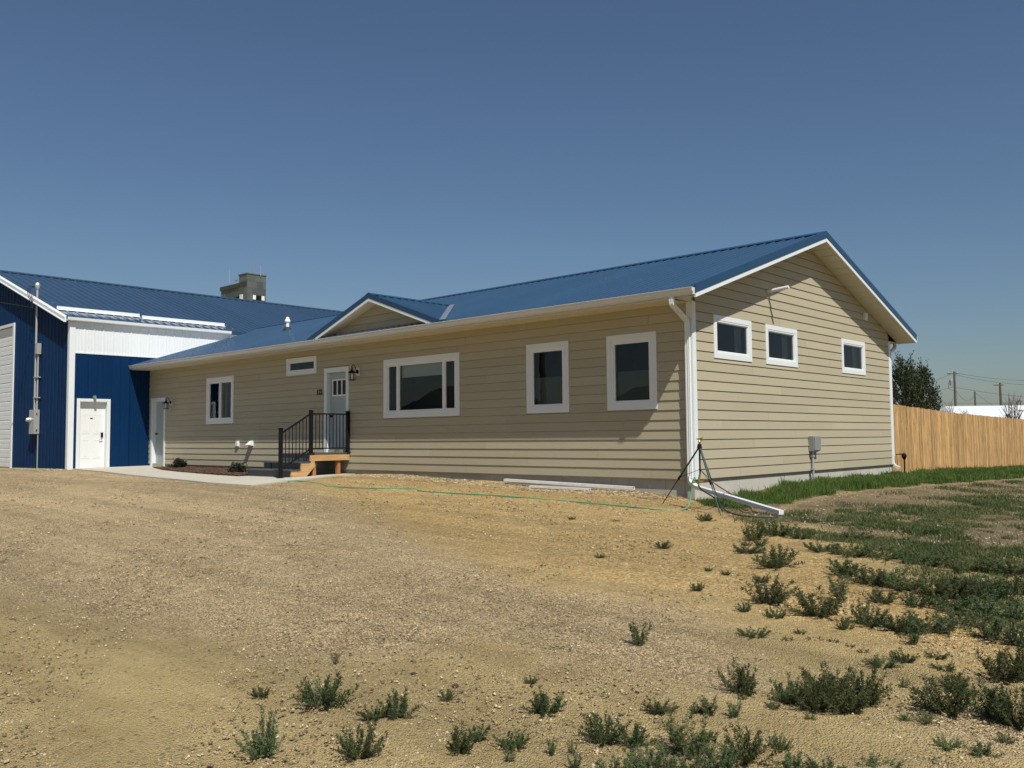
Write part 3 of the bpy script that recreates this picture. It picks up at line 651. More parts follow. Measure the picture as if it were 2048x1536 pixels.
while zz < DZ-.2:
    z1 = min(zz+E0, DZ-.17); w0, w1 = (DZ-.13-zz)/ds, (DZ-.13-z1)/ds
    lap(DPL, DX-w0, DX+w0, zz, dw, (DX-w1, DX+w1), z1); zz = z1
# roof vent
vp = Vector((-16.94, 2.586, 4.40)); pv = MB(); pv.lathe(vp, [(.055, -.1), (.055, .25), (.085, .26), (.098, .30), (.055, .39), (.045, .43), (.01, .44)], 14)
pv_o = pv.build('vent_pipe', M['vinyl'], roof, smooth=False); MB().lathe(vp, [(.16, -.03), (.15, .02), (.075, .10), (.06, .10)], 14).build('pipe_boot', M['black_soft'], pv_o)

# fixtures on the house walls
ft = MB(); ft.tube([(.0, 2.95, 3.70), (.46, 2.95, 3.74)], .036, 12, caps=False); ft.tube([(.46, 2.95, 3.74), (.0, 2.95, 3.70)], .030, 12, caps=True)
flue = single('flue_pipe', ft, M['vinyl'], 'white plastic flue pipe sticking out high on the gable wall', 'pipe', (0, 2.95, 3.70))
MB().lathe((.012, 2.95, 3.70), [(.05, -.0), (.05, .01)], 12).build('collar', M['vinyl'], flue)
bm_ = MB(); GA.box(bm_, 7.93, 8.07, .012, .07, 3.57, 3.75); GA.box(bm_, 7.95, 8.05, .07, .085, 3.60, 3.72)
single('wall_vent', bm_, M['vinyl'], 'small white box vent on the gable under the right soffit', 'vent', (.01, 8, 3.6))
mt = thing('electric_meter', (.06, 4.75, -.22), 'grey utility box with conduit on the gable wall', 'meter')
m0 = MB(); GA.box(m0, 4.64, 4.98, .014, .13, .42, .74); GA.box(m0, 4.66, 4.96, .13, .15, .44, .72); mbx = m0.build('box', M['box_grey'], mt)
m0 = MB(); GA.box(m0, 4.985, 5.10, .014, .10, .52, .70); m0.build('side_box', M['grey_metal'], mt)
m0 = MB(); m0.tube([(.06, 4.74, .43), (.06, 4.74, -.35)], .024, 10); m0.build('conduit', M['grey_metal'], mt)
for z in (.30, .02):
    m0 = MB(); GA.box(m0, 4.69, 4.79, .012, .088, z, z+.03); m0.build('strap', M['grey_metal'], mt)
oc = MB(); FR.box(oc, -15.56, -15.42, .012, .03, .575, .745); FR.box(oc, -15.545, -15.435, .03, .075, .60, .73)
single('outlet_cover', oc, M['vinyl'], 'white outlet cover low on the front wall left of the steps', 'outlet', (-15.5, -.012, .58))
vh = MB(); vh.prism([(-14.84, -.012, .60), (-14.84, -.17, .625), (-14.84, -.012, .75)], (.20, 0, 0))
single('vent_hood', vh, M['vinyl'], 'white wedge vent hood low on the front wall near the steps', 'vent', (-14.75, -.012, .6))
cam_blk = None
def lantern(x, z, label):
    t = thing('wall_lantern', (x, -.014, z), label, 'lantern', 'black lanterns by the front doors')
    m0 = MB(); FR.box(m0, x-.075, x+.075, .013, .03, z-.09, z+.11); m0.build('mount_block', M['trim'], t)
    m0 = MB(); m0.tube([(x, -.03, z+.01), (x, -.06, z+.01)], [.055, .035], 12); m0.build('back_plate', M['black'], t)
    arm = spline([(x, -.05, z+.01), (x, -.09, z+.10), (x, -.15, z+.175), (x, -.205, z+.14), (x, -.20, z+.085), (x, -.165, z+.10), (x, -.17, z+.13)], 5)
    MB().tube(arm, .009, 6).build('scroll_arm', M['black'], t)
    c = (x, -.20, z-.02); MB().lathe(c, [(.012, .12), (.02, .09), (.03, .06), (.095, .01), (.10, -.005)], 12).build('hood', M['black'], t)
    m0 = MB(); m0.lathe((x, -.20, z-.215), [(.09, 0), (.092, .012), (.075, .02)], 12); m0.build('base_ring', M['black'], t)
    for k in range(6):
        a_ = k*math.pi/3; MB().tube([(x+.078*math.cos(a_), -.20+.078*math.sin(a_), z-.205), (x+.078*math.cos(a_), -.20+.078*math.sin(a_), z-.02)], .0055, 5).build('cage_bar', M['black'], t)
    MB().lathe((x, -.20, z-.20), [(.034, 0), (.036, .12), (.03, .15), (.005, .155)], 10).build('candle_glass', M['frost'], t)
    return t
lantern(-9.72, 2.46, 'black lantern on the wall right of the raised front door'); lantern(-19.74, 2.02, 'black lantern on the wall right of the ground-level door by the barn')
# house number
hn = thing('house_number', (-11.37, -.02, 1.95), 'black house number 125 on the siding left of the front door', 'house number')
for k, ch in enumerate('125'):
    cu = bpy.data.curves.new('digit', 'FONT'); cu.body = ch; cu.size = .17; cu.extrude = .006; cu.align_x = 'CENTER'
    tmp = bpy.data.objects.new('tmp_digit', cu); COL.objects.link(tmp); dg = bpy.context.evaluated_depsgraph_get(); dg.update()
    me = bpy.data.meshes.new_from_object(tmp.evaluated_get(dg)); bpy.data.objects.remove(tmp); me.materials.clear(); me.materials.append(M['black'])
    o = bpy.data.objects.new('digit', me); COL.objects.link(o); o.parent = hn
    o.matrix_local = Matrix.Translation((-11.455+k*.085+11.37, -.004, .025)) @ Matrix.Rotation(math.pi/2, 4, 'X')
MB().box((-11.50, -.028, 1.955), (-11.24, -.016, 1.968)).build('base_bar', M['black'], hn)

# ------------------------------------------------------------------ entry steps
st = thing('entry_steps', (-10.7, -1.0, -.17), 'grey composite steps and landing on raw timber with black railing', 'steps')
X1 = -10.04
def deckboard(x0, x1, y0, y1, z, parent):
    n = 3; w_ = (y1-y0); pr = [(y0, z), (y0, z-.028)]
    for k in range(n):
        b0 = y0+w_*k/n; pr += [(b0+w_*.08/1, z-.026), (b0+w_*.12, z-.012), (b0+w_*.22, z-.012), (b0+w_*.26, z-.026)] if k < n else []
    pr += [(y1, z-.028), (y1, z)]
    return MB().prism([(x0, y, zz) for y, zz in pr], (x1-x0, 0, 0)).build('deck_board', M['comp'], parent)
y = -1.225
for k in range(9): deckboard(-11.42, X1+.015, y+k*.1365, y+k*.1365+.132, .43, st)
for xl, yf, zt in ((-11.72, -1.49, .222), (-12.02, -1.77, .035)):
    for k in range(2): deckboard(xl-.01, X1+.015, yf-.02+k*.145, yf-.02+k*.145+.14, zt, st)
for xl, yf, z0, z1 in ((-11.40, -1.20, .215, .40), (-11.70, -1.47, .03, .192), (-12.0, -1.75, -.19, .005)):
    MB().box((xl, yf, z0), (X1-.04, yf+.02, z1)).build('riser', M['comp'], st)
    MB().box((xl, yf+.02, z0), (xl+.02, -.05, z1)).build('side_skirt', M['comp'], st)
for x in (X1-.04, -11.38):
    MB().box((x, -1.178 if x < -11 else -1.21, .24), (x+.04, -.03, .395)).build('rim_joist', M['lumber'], st)
    MB().prism([(x, -1.745, -.175), (x, -1.60, -.175), (x, -1.36, -.175), (x, -1.08, .10), (x, -1.08, .238), (x, -1.185, .238), (x, -1.185, .19), (x, -1.47, .19), (x, -1.47, .004), (x, -1.745, .004)], (.04, 0, 0)).build('stringer', M['lumber'], st)
MB().box((-11.34, -1.178, .24), (X1-.041, -1.14, .395)).build('rim_joist', M['lumber'], st)
for (px_, py_) in ((X1-.14, -.32), (X1-.14, -1.05), (-11.30, -.32), (-11.30, -1.05)):
    MB().box((px_, py_-.045, gz1(px_, py_)-.05), (px_+.09, py_+.045, .238)).build('support_post', M['lumber_z'], st)
rl = st
for yp, zb, zt in ((-.06, .43, 1.455), (-1.17, .43, 1.46), (-2.02, -.165, 1.02)):
    if yp < -2: zb = gz1(X1-.03, yp)+.02
    m0 = MB(); m0.box((X1-.07, yp-.038, zb), (X1+.006, yp+.038, zt)); po = m0.build('rail_post', M['black'], rl)
    m0 = MB(); m0.box((X1-.078, yp-.046, zt), (X1+.014, yp+.046, zt+.018)); m0.prism([(X1-.07, yp-.038, zt+.018), (X1+.006, yp-.038, zt+.018), (X1+.006, yp+.038, zt+.018), (X1-.07, yp+.038, zt+.018)], (0, 0, .012)); m0.build('cap', M['black'], po)
    m0 = MB(); m0.box((X1-.10, yp-.07, zb), (X1+.035, yp+.07, zb+.02)); m0.build('base_flange', M['black'], po)
xc = X1-.032
def bar(p, q, h, wd, nm):
    p, q = Vector(p), Vector(q); MB().prism([p+Vector((-wd/2, 0, -h/2)), p+Vector((wd/2, 0, -h/2)), p+Vector((wd/2, 0, h/2)), p+Vector((-wd/2, 0, h/2))], q-p).build(nm, M['black'], rl)
bar((xc, -.10, 1.40), (xc, -1.13, 1.40), .035, .04, 'top_rail'); bar((xc, -.10, .545), (xc, -1.13, .545), .03, .035, 'bottom_rail')
bar((xc, -1.21, 1.38), (xc, -1.98, .935), .04, .04, 'top_rail'); bar((xc, -1.21, .52), (xc, -1.98, .075), .035, .035, 'bottom_rail')
for k in range(9):
    y = -.10-(1.03)*(k+1)/10+.0; MB().box((xc-.008, y-.008, .56), (xc+.008, y+.008, 1.385)).build('baluster', M['black'], rl)
for k in range(7):
    t = (k+1)/8; y = -1.21-.77*t; z = 1.38-.445*t; zl = .52-.445*t; MB().box((xc-.008, y-.008, zl), (xc+.008, y+.008, z)).build('baluster', M['black'], rl)

# ------------------------------------------------------------------ barn
BX, BY, BXR, BZE = LX, -2.64, -29.0, 4.80; BZR = BZE+SL*(BX-BXR); BYE = 21.5
barn = thing('barn', (-29, 9, -.2), 'large blue and white metal barn with blue ribbed roof', 'barn')
BG = Plane('front', BY); BS = Plane('side', BX)
def vpanel(pl, a0, a1, z0, z1, m, parent, name, top=None, pitch=.305, minor=2):
    """vertical ribbed wall sheet between a0 and a1"""
    mb = MB(); pr = [(a, d) for a, d in rib_profile(.915, pitch, minor) if a <= a1-a0+1e-6]
    if pr[-1][0] < a1-a0-1e-4: pr.append((a1-a0, 0))
    for (p0, d0), (p1, d1) in zip(pr[:-1], pr[1:]):
        t0 = top(a0+p0) if top else z1; t1 = top(a0+p1) if top else z1
        mb.poly([pl(a0+p0, d0, z0), pl(a0+p1, d1, z0), pl(a0+p1, d1, t1), pl(a0+p0, d0, t0)])
    return mb.build(name, m, parent, fix=False)
md = (-2.40, -1.33, -.13, 2.16)
bw = MB(); bw.box((-36.6, BYE-.1, -.4), (BX-.05, BYE, 4.6)); core = bw.build('rear_wall', M['barn_blue'], barn)
bwx = MB(); bwx.box((BX-.06, BY+.06, -.4), (BX-.03, md[0]+.06, 4.7)); bwx.box((BX-.20, md[0]+.0, -.4), (BX-.19, md[1], md[3]+.1)); bwx.box((BX-.06, md[0]+.06, md[3]-.05), (BX-.03, md[1]-.06, 4.7)); bwx.box((BX-.06, md[1]-.06, -.4), (BX-.03, BYE, 4.7)); sw_ = bwx.build('side_wall', M['barn_blue'], barn)
ZW = 3.64
a = BY+.12
first = True
while a < 6.5:
    b = a+.915
    for s0, s1, zz0 in ([(a, b, None)]):
        # cut round the door
        segs = []
        if b <= md[0] or a >= md[1]: segs = [(a, b, -.14)]
        else:
            if a < md[0]: segs.append((a, md[0], -.14))
            segs.append((max(a, md[0]), min(b, md[1]), md[3]))
            if b > md[1]: segs.append((md[1], b, -.14))
        for q0, q1, z0 in segs:
            if q1-q0 > .02 and q0 < .02: vpanel(BS, q0, min(q1, .6), z0, ZW, M['barn_blue'], sw_, 'wall_panel')
    vpanel(BS, a, b, ZW-.001, 4.72, M['barn_white'], sw_, 'wall_panel'); a = b
tr = MB(); BS.box(tr, BY+.12, .4, .0, .026, ZW-.02, ZW+.02); tr.build('belt_trim', M['barn_white'], sw_)
gtop = lambda x: BZE-.06+SL*(min(BX-x, x-2*BXR+BX))
gd = (-31.4, -26.55, -.16, 4.98)
bwg = MB(); bwg.box((gd[1]-.05, BY+.03, -.4), (BX-.05, BY+.06, 4.7)); gw = bwg.build('gable_end_wall', M['barn_blue'], barn)
a = BX-.10
while a > -37.0:
    b = a-.915
    cuts = [(b, a, -.16)]
    if b < gd[1] and a > gd[0]:
        cuts = []
        if a > gd[1]: cuts.append((gd[1], a, -.16))
        cuts.append((max(b, gd[0]), min(a, gd[1]), gd[3]))
        if b < gd[0]: cuts.append((b, gd[0], -.16))
    for q0, q1, z0 in cuts:
        if q1-q0 > .03: vpanel(BG, max(q0, -36.65), q1, z0, None, M['barn_blue'], gw, 'wall_panel', top=gtop)
    a = b
MB().prism([(BX+.03, BY-.03, -.14), (BX+.03, BY+.15, -.14), (BX, BY+.15, -.14), (BX, BY, -.14), (BX-.13, BY, -.14), (BX-.13, BY-.03, -.14)], (0, 0, 4.85)).build('corner_trim', M['barn_white'], barn)
MB().box((-36.5, BY+.04, -.3), (BX, BY+.07, -.135)).build('base_board', M['black_soft'], barn)
# overhead door
gdo = MB(); gdo.box((gd[1]-.02, BY-.045, -.16), (gd[1]+.11, BY+.03, gd[3]+.1)); gdo.box((gd[0]-.11, BY-.045, gd[3]), (gd[1]-.02, BY+.03, gd[3]+.1)); gdt = gdo.build('door_frame', M['barn_white'], barn)
nS = 15; hS = (gd[3]+.16)/nS
for k in range(nS):
    z0 = -.16+k*hS; MB().prism([(gd[0], BY+.10, z0+.006), (gd[0], BY+.06, z0+.006), (gd[0], BY+.048, z0+.03), (gd[0], BY+.048, z0+hS*.45), (gd[0], BY+.054, z0+hS*.5), (gd[0], BY+.048, z0+hS*.55), (gd[0], BY+.048, z0+hS-.03), (gd[0], BY+.06, z0+hS-.004), (gd[0], BY+.10, z0+hS-.004)], (gd[1]-gd[0]-.02, 0, 0)).build('door_section', M['trim'], gdt)
# barn roof
bl = math.hypot(BX+.30-BXR, SL*(BX+.30-BXR)); bu = Vector((-1, 0, SL)).normalized(); bn = Vector((SL, 0, 1)).normalized(); BXE = BX+.08; zbe = BZE-SL*.08
bl = (BXE-BXR)/bu.x*-1
bd = MB(); bd.prism([(BXE, BY-.15, zbe-.01), (BXR, BY-.15, BZR-.01), (2*BXR-BXE, BY-.15, zbe-.01), (2*BXR-BXE, BY-.15, zbe-.12), (BXR, BY-.15, BZR-.13), (BXE, BY-.15, zbe-.12)], (0, BYE-BY+.3, 0)); broof = bd.build('roof', M['roof_trim'], barn)
bp = panel_mesh('barn_roof_panel', .915, bl, .305, M['barn_roof'], rh=.027)
k = 0; y0 = BY-.16
while y0 < BYE:
    put('roof_panel', bp, Matrix([[0, bu.x, bn.x, BXE], [1, 0, 0, y0], [0, bu.z, bn.z, zbe], [0, 0, 0, 1]]), broof)
    put('roof_panel', bp, Matrix([[0, -bu.x, -bn.x, 2*BXR-BXE], [-1, 0, 0, y0+.915], [0, bu.z, bn.z, zbe], [0, 0, 0, 1]]), broof)
    y0 += .915
MB().prism([(BXR-.2, BY-.17, BZR-.045), (BXR, BY-.17, BZR+.03), (BXR+.2, BY-.17, BZR-.045), (BXR, BY-.17, BZR+.045)], (0, BYE-BY+.3, 0)).build('ridge_cap', M['barn_roof'], broof)
for s in (1, -1):
    P = lambda t, dz: (BXR+s*(BXE-BXR)*t, BY-.165, BZR-(BZR-zbe)*t+dz)
    pr_ = [(0, .035), (-.055, -.02), (-.055, -.125), (-.08, -.15), (-.08, -.175), (0, -.175)]
    e0_, e1_ = P(0, 0), P(1.0, 0); MB().prism([(e0_[0], e0_[1]+d, e0_[2]+z) for d, z in pr_], Vector(e1_)-Vector(e0_)).build('rake_trim', M['barn_white'], broof)
    MB().prism([P(0, -.16), P(.985, -.16), P(.985, -.145), P(0, -.145)], (0, .17, 0)).build('rake_soffit', M['barn_white'], broof)
egt = MB(); egt.prism([(BXE-.02, 0, zbe-.10), (BXE+.03, 0, zbe-.125), (BXE+.10, 0, zbe-.10), (BXE+.115, 0, zbe-.012), (BXE+.10, 0, zbe-.012), (BXE+.09, 0, zbe-.085), (BXE-.02, 0, zbe-.085)], (0, 1, 0))
egt.v = [(x, BY-.16+(2.95-BY+.16)*y, z) for x, y, z in egt.v]; egt.build('eave_gutter', M['barn_white'], broof)
MB().box((BX+.0, BY+.14, 4.62), (BX+.05, 6.5, 4.71)).build('eave_trim', M['barn_white'], broof)
def barn_z(x): return BZE+SL*(BX-x)
for x, ya, yb_ in ((-22.28, BY-.10, .02), (-22.05, .0, 3.15)):
    MB().prism([(x, ya, barn_z(x)+.01), (x+.10, ya, barn_z(x)-.01), (x+.10, ya, barn_z(x)+.0), (x+.012, ya, barn_z(x)+.03), (x+.012, ya, barn_z(x)+.125), (x, ya, barn_z(x)+.125)], (0, yb_-ya, 0)).build('snow_guard', M['barn_white'], broof)
# barn side door
h3, slab3, r3 = entry(BS, barn, *md, M['door'], .13, tw=.085)
yc = (r3[0]+r3[1])/2
for pz0, pz1 in ((.22, .82), (1.02, 1.66)):
    for py0, py1 in ((r3[0]+.12, yc-.06), (yc+.06, r3[1]-.12)):
        m0 = MB(); fr = .028
        for b in ((py0, py1, pz0, pz0+fr), (py0, py1, pz1-fr, pz1), (py0, py0+fr, pz0+fr, pz1-fr), (py1-fr, py1, pz0+fr, pz1-fr)): BS.box(m0, b[0], b[1], -.132, -.124, b[2], b[3])
        BS.box(m0, py0+.06, py1-.06, -.132, -.125, pz0+.06, pz1-.06); m0.build('raised_panel', M['door'], slab3)
m0 = MB(); BS.box(m0, r3[1]-.13, r3[1]-.06, -.13, -.10, .90, 1.06); m0.build('keypad_lock', M['black'], slab3)
m0 = MB(); m0.tube([BS(r3[1]-.10, -.13, .84), BS(r3[1]-.10, -.07, .84), BS(r3[1]-.20, -.07, .835)], .012, 8); m0.build('lever', M['grey_metal'], slab3)
m0 = MB(); BS.box(m0, yc-.05, yc+.03, -.1299, -.127, 1.50, 1.54); m0.build('number_plate', M['black'], slab3)
m0 = MB(); BS.box(m0, yc-.04, yc+.04, .02, .10, 2.17, 2.26); BS.box(m0, yc-.03, yc+.03, .10, .14, 2.16, 2.22)
single('door_light', m0, M['box_grey'], 'small grey light above the white barn door', 'light', (BX+.02, yc, 2.17))
# service mast and meter cabinet
sm_ = thing('service_mast', (-23.9, BY-.1, -.14), 'grey electrical mast with meter cabinet and conduits on the barn gable', 'electrical mast')
MB().box((-24.25, BY-.20, 1.04), (-23.80, BY-.025, 1.86)).build('cabinet', M['grey_metal'], sm_)
m0 = MB(); m0.tube([(-24.12, BY-.20, 1.52), (-24.12, BY-.27, 1.52), (-24.12, BY-.34, 1.52)], [.085, .085, .055], 14); m0.build('meter_dial', M['grey_metal'], sm_)
for z in (1.12, 1.68):
    m0 = MB(); m0.box((-23.80, BY-.13, z), (-23.785, BY-.10, z+.07)); m0.build('hinge', M['black'], sm_)
m0 = MB(); m0.tube([(-24.02, BY-.11, 1.86), (-24.02, BY-.11, 6.05)], .036, 10); m0.build('mast_pipe', M['grey_metal'], sm_)
m0 = MB(); m0.tube([(-23.86, BY-.09, 1.86), (-23.86, BY-.09, 3.75)], .028, 10); m0.build('conduit', M['grey_metal'], sm_)
MB().box((-23.95, BY-.17, 3.75), (-23.77, BY-.03, 4.12)).build('junction_box', M['grey_metal'], sm_)
m0 = MB(); m0.tube([(-23.84, BY-.05, 1.04), (-23.84, BY-.05, -.3)], .018, 8); m0.build('ground_conduit', M['grey_metal'], sm_)
for z in (2.25, 2.95):
    MB().box((-24.10, BY-.15, z), (-23.78, BY-.02, z+.035)).build('strut', M['grey_metal'], sm_)
m0 = MB(); m0.lathe((-24.02, BY-.11, 6.05), [(.05, -.06), (.075, 0), (.085, .09), (.05, .17), (.01, .19)], 10); m0.build('weatherhead', M['grey_metal'], sm_)
for k in range(3):
    p0 = Vector((-24.02, BY-.15, 6.10)); m0 = MB(); m0.tube(spline([p0, p0+Vector((-.12+.1*k, -.15-.08*k, -.12)), p0+Vector((-.05*k, -.10, -.5-.1*k)), Vector((-24.06, BY-.22, 5.35))], 6), .011, 5); m0.build('drip_loop', M['black_soft'], sm_)

# ------------------------------------------------------------------ walk, planting bed
wk = MB(); n_ = 0
walk = bpy.data.objects.new('walk', None); COL.objects.link(walk); walk['kind'] = 'structure'; ORG['walk'] = Vector((0, 0, 0))
fe = [(-21.33, -2.5), (-18.85, -2.6), (-16.4, -2.87), (-13.9, -3.15), (-12.1, -3.42), (-10.4, -3.72), (-8.7, -3.6)]
be = [(-21.33, -.02), (-18.85, -.02), (-16.4, -.02), (-13.9, -.02), (-12.1, -.02), (-10.4, -.02), (-9.6, -1.0)]
def slab(name, a_, b_, c_, d_, m, th, up, parent):
    mb = MB(); lo = []; hi = []
    for (x, y) in (a_, b_, c_, d_): z = gz1(x, y); hi.append((x, y, z+up)); lo.append((x, y, z+up-th))
    mb.v = lo+hi; mb.f = [(3, 2, 1, 0), (4, 5, 6, 7), (0, 1, 5, 4), (1, 2, 6, 5), (2, 3, 7, 6), (3, 0, 4, 7)]; return mb.build(name, m, parent)
for i in range(len(fe)-1):
    g = .004; slab('slab', (fe[i][0]+g, fe[i][1]), (fe[i+1][0]-g, fe[i+1][1]), (be[i+1][0]-g, be[i+1][1]), (be[i][0]+g, be[i][1]), M['concrete'], .12, .022, walk)
slab('slab', (-10.39, -.02), (-9.61, -1.0), (-9.72, -.5), (-9.8, -.02), M['concrete'], .12, .021, walk)
BED = np.array([(-19.4, -.75), (-17.6, -1.28), (-14.2, -1.72), (-12.1, -1.95), (-12.05, -.03), (-19.0, -.03)])
mbd = MB(); mbd.poly([(x, y, gz1(x, y)+.030) for x, y in BED]); bb = mbd.build('mulch_bed', M['mulch'], None, fix=False); bb['kind'] = 'structure'
def chips(name, P, n, sz, m, up, kind='stuff', zlift=.0, flat=.35, asp=1.0):
    """loose pieces as one mesh: squashed octahedra"""
    mn, mx = P.min(0), P.max(0); pts = []
    while len(pts) < n:
        q = rng.uniform(mn, mx, (n*2, 2)); q = q[poly_sd(P, q[:, 0], q[:, 1]) > 0]; pts += list(q)
    pts = np.array(pts[:n]); z = gz(pts[:, 0], pts[:, 1])+up
    return scatter(name, np.column_stack([pts, z]), sz, m, flat, asp)
def scatter(name, pos, sz, m, flat=.55, asp=1.0):
    n = len(pos); r = rng.uniform(sz[0], sz[1], n) if not isinstance(sz, np.ndarray) else sz
    base = np.array([(1, 0, 0), (0, 1, 0), (-1, 0, 0), (0, -1, 0), (.1, .1, 1), (0, 0, -1)], float)
    an = rng.uniform(0, 6.283, n); ca, sa = np.cos(an), np.sin(an); jit = rng.uniform(.65, 1.25, (n, 6, 3))
    v = base[None]*jit; v[:, :, 0] *= asp; v[:, :, 2] *= flat; v = v*r[:, None, None]
    tx = rng.uniform(-.4, .4, n); vz = v[:, :, 2]+v[:, :, 0]*tx[:, None]*.5
    vx = v[:, :, 0]*ca[:, None]-v[:, :, 1]*sa[:, None]; vy = v[:, :, 0]*sa[:, None]+v[:, :, 1]*ca[:, None]
    co = np.stack([vx, vy, vz], -1)+pos[:, None, :]
    f = np.array([(0, 1, 4), (1, 2, 4), (2, 3, 4), (3, 0, 4), (1, 0, 5), (2, 1, 5), (3, 2, 5), (0, 3, 5)])
    F = (f[None]+6*np.arange(n)[:, None, None]).reshape(-1, 3); return raw(name, co.reshape(-1, 3), F, m)
def raw(name, co, F, m, kind='stuff'):
    me = bpy.data.meshes.new(name); k = F.shape[1]
    me.vertices.add(len(co)); me.vertices.foreach_set('co', co.astype(np.float32).ravel())
    me.loops.add(F.size); me.loops.foreach_set('vertex_index', F.ravel().astype(np.int32))
    me.polygons.add(len(F)); me.polygons.foreach_set('loop_start', np.arange(0, F.size, k, dtype=np.int32)); me.update(calc_edges=True)
    me.materials.append(m); o = bpy.data.objects.new(name, me); COL.objects.link(o); o['kind'] = kind; return o
mu = chips('mulch_chips', BED, 5200, (.018, .05), M['mulch'], .045, flat=.4, asp=1.8)
mu['label'] = 'dark brown bark mulch in the bed by the wall'; mu['category'] = 'mulch'
def shrub(u, v, label, r):
    p = on_ground(u, v); t = thing('shrub', p, label, 'shrub', 'young shrubs in the mulch bed'); mb = MB(); lf = MB()
    for k in range(30):
        a_ = random.uniform(0, 6.28); el = random.uniform(.15, 1.45); L = r*random.uniform(.7, 1.1)
        d = Vector((math.cos(a_)*math.cos(el), math.sin(a_)*math.cos(el), math.sin(el))); mb.tube([p, p+d*L*.5+Vector((0, 0, .02)), p+d*L], [.006, .005, .003], 4)
        for q in range(46):
            c = p+d*L*random.uniform(.35, 1.0)+Vector([random.gauss(0, .025) for _ in range(3)]); add_leaf(lf, c, (d+Vector([random.gauss(0, .7) for _ in range(3)])).normalized(), random.uniform(.04, .07), .55)
    mb.build('stem', M['stem'], t); lf.build('foliage', M['shrub'], t, fix=False); return t
def add_leaf(mb, c, d, L, wd):
    sd = d.cross(Vector((random.gauss(0, 1), random.gauss(0, 1), random.gauss(0, 1)))).normalized()*L*wd*.5
    n = len(mb.v); mb.v += [tuple(c), tuple(c+d*L*.5+sd), tuple(c+d*L), tuple(c+d*L*.5-sd)]; mb.f.append((n, n+1, n+2, n+3))
shrub(357, 938, 'rounded dark green shrub in the mulch near the ground-level door', .33); shrub(476, 948, 'dark green shrub in the mulch beside the grey steps', .30)

# ------------------------------------------------------------------ fence
fn = thing('wooden_fence', (0.03, 18, -.4), 'new cedar board fence running back from the house corner', 'fence')
y = WY+.03; k = 0
pk = {}
while y < 29:
    top = np.interp(y, [9.8, 15.2, 22.7, 30], [1.555, 1.40, 1.285, 1.2])+random.uniform(-.012, .012); zb = gz1(.05, y)-.03
    wd = .138; h = top-zb
    mb = MB().box((-.10+random.uniform(-.003, .003), y, zb), (-.082+random.uniform(-.002, .004), y+wd-.003, top)); mb.build('picket', M['picket'], fn)
    y += wd+random.uniform(0, .004); k += 1
for z in (.15, .75, 1.2):
    MB().box((-.15, WY+.1, z-.25), (-.104, 29, z-.16)).build('rail', M['lumber'], fn)
for k in range(9):
    yp = WY+.3+k*2.4; MB().box((-.24, yp, gz1(0, yp)-.2), (-.152, yp+.09, 1.15)).build('post', M['lumber_z'], fn)

# ------------------------------------------------------------------ yard things
# downspout extension
pA = Vector((xd, -.062, .03)); pe = on_ground(1563, 1032)+Vector((0, 0, .05))
d_ = Vector((pe.x-pA.x, pe.y-pA.y, 0)).normalized()
ext = ribbed_spout(spline([pA+Vector((0, 0, .03)), pA+Vector((0, 0, -.04)), pA+Vector((d_.x*.05, d_.y*.05, -.10)), pA+Vector((d_.x*.22, d_.y*.22, -.16))], 6)+[pe+Vector((0, 0, .0))], up=(d_.y, -d_.x, 0), wx=.088, wy=.064)
eo = single('downspout_extension', ext, M['vinyl'], 'white downspout extension slanting from the house corner onto the grass', 'downspout', (pe.x, pe.y, pe.z))
# spare gutter pieces on the gravel
def ground_tube(name, a_, b_, w_, h_, m, label, dz):
    a_, b_ = Vector(a_), Vector(b_); d = (b_-a_); side = Vector((-d.y, d.x, 0)).normalized(); up = Vector((0, 0, 1))
    o_ = [(-w_/2, 0), (w_/2, 0), (w_/2, h_), (-w_/2, h_)]; t_ = .004; i_ = [(-w_/2+t_, t_), (w_/2-t_, t_), (w_/2-t_, h_-t_), (-w_/2+t_, h_-t_)]
    mb = MB()
    for P in (o_, i_):
        for e_ in (a_, b_):
            mb.v += [tuple(e_+side*x+up*(z+dz)) for x, z in P]
    for k in range(4):
        j = (k+1) % 4; mb.f += [(k, j, 4+j, 4+k), (8+j, 8+k, 12+k, 12+j), (k, 8+k, 8+j, j), (4+k, 4+j, 12+j, 12+k)]
    return single(name, mb, m, label, 'gutter piece', tuple(a_), 'spare gutter pieces on the gravel')
ga = Vector((-4.45, -.20, gz1(-4.45, -.20))); gb = Vector((-1.15, -.24, gz1(-1.15, -.24)))
ground_tube('gutter_piece', ga, gb, .075, .055, M['dirty_white'], 'long dirty white square pipe lying against the foundation', .045)
ga = Vector((-3.55, -.42, gz1(-3.55, -.42))); gb = Vector((-2.0, -.46, gz1(-2.0, -.46)))
ground_tube('gutter_piece', ga, gb, .06, .04, M['dirty_white'], 'shorter white pipe half buried in front of the long one', .012)
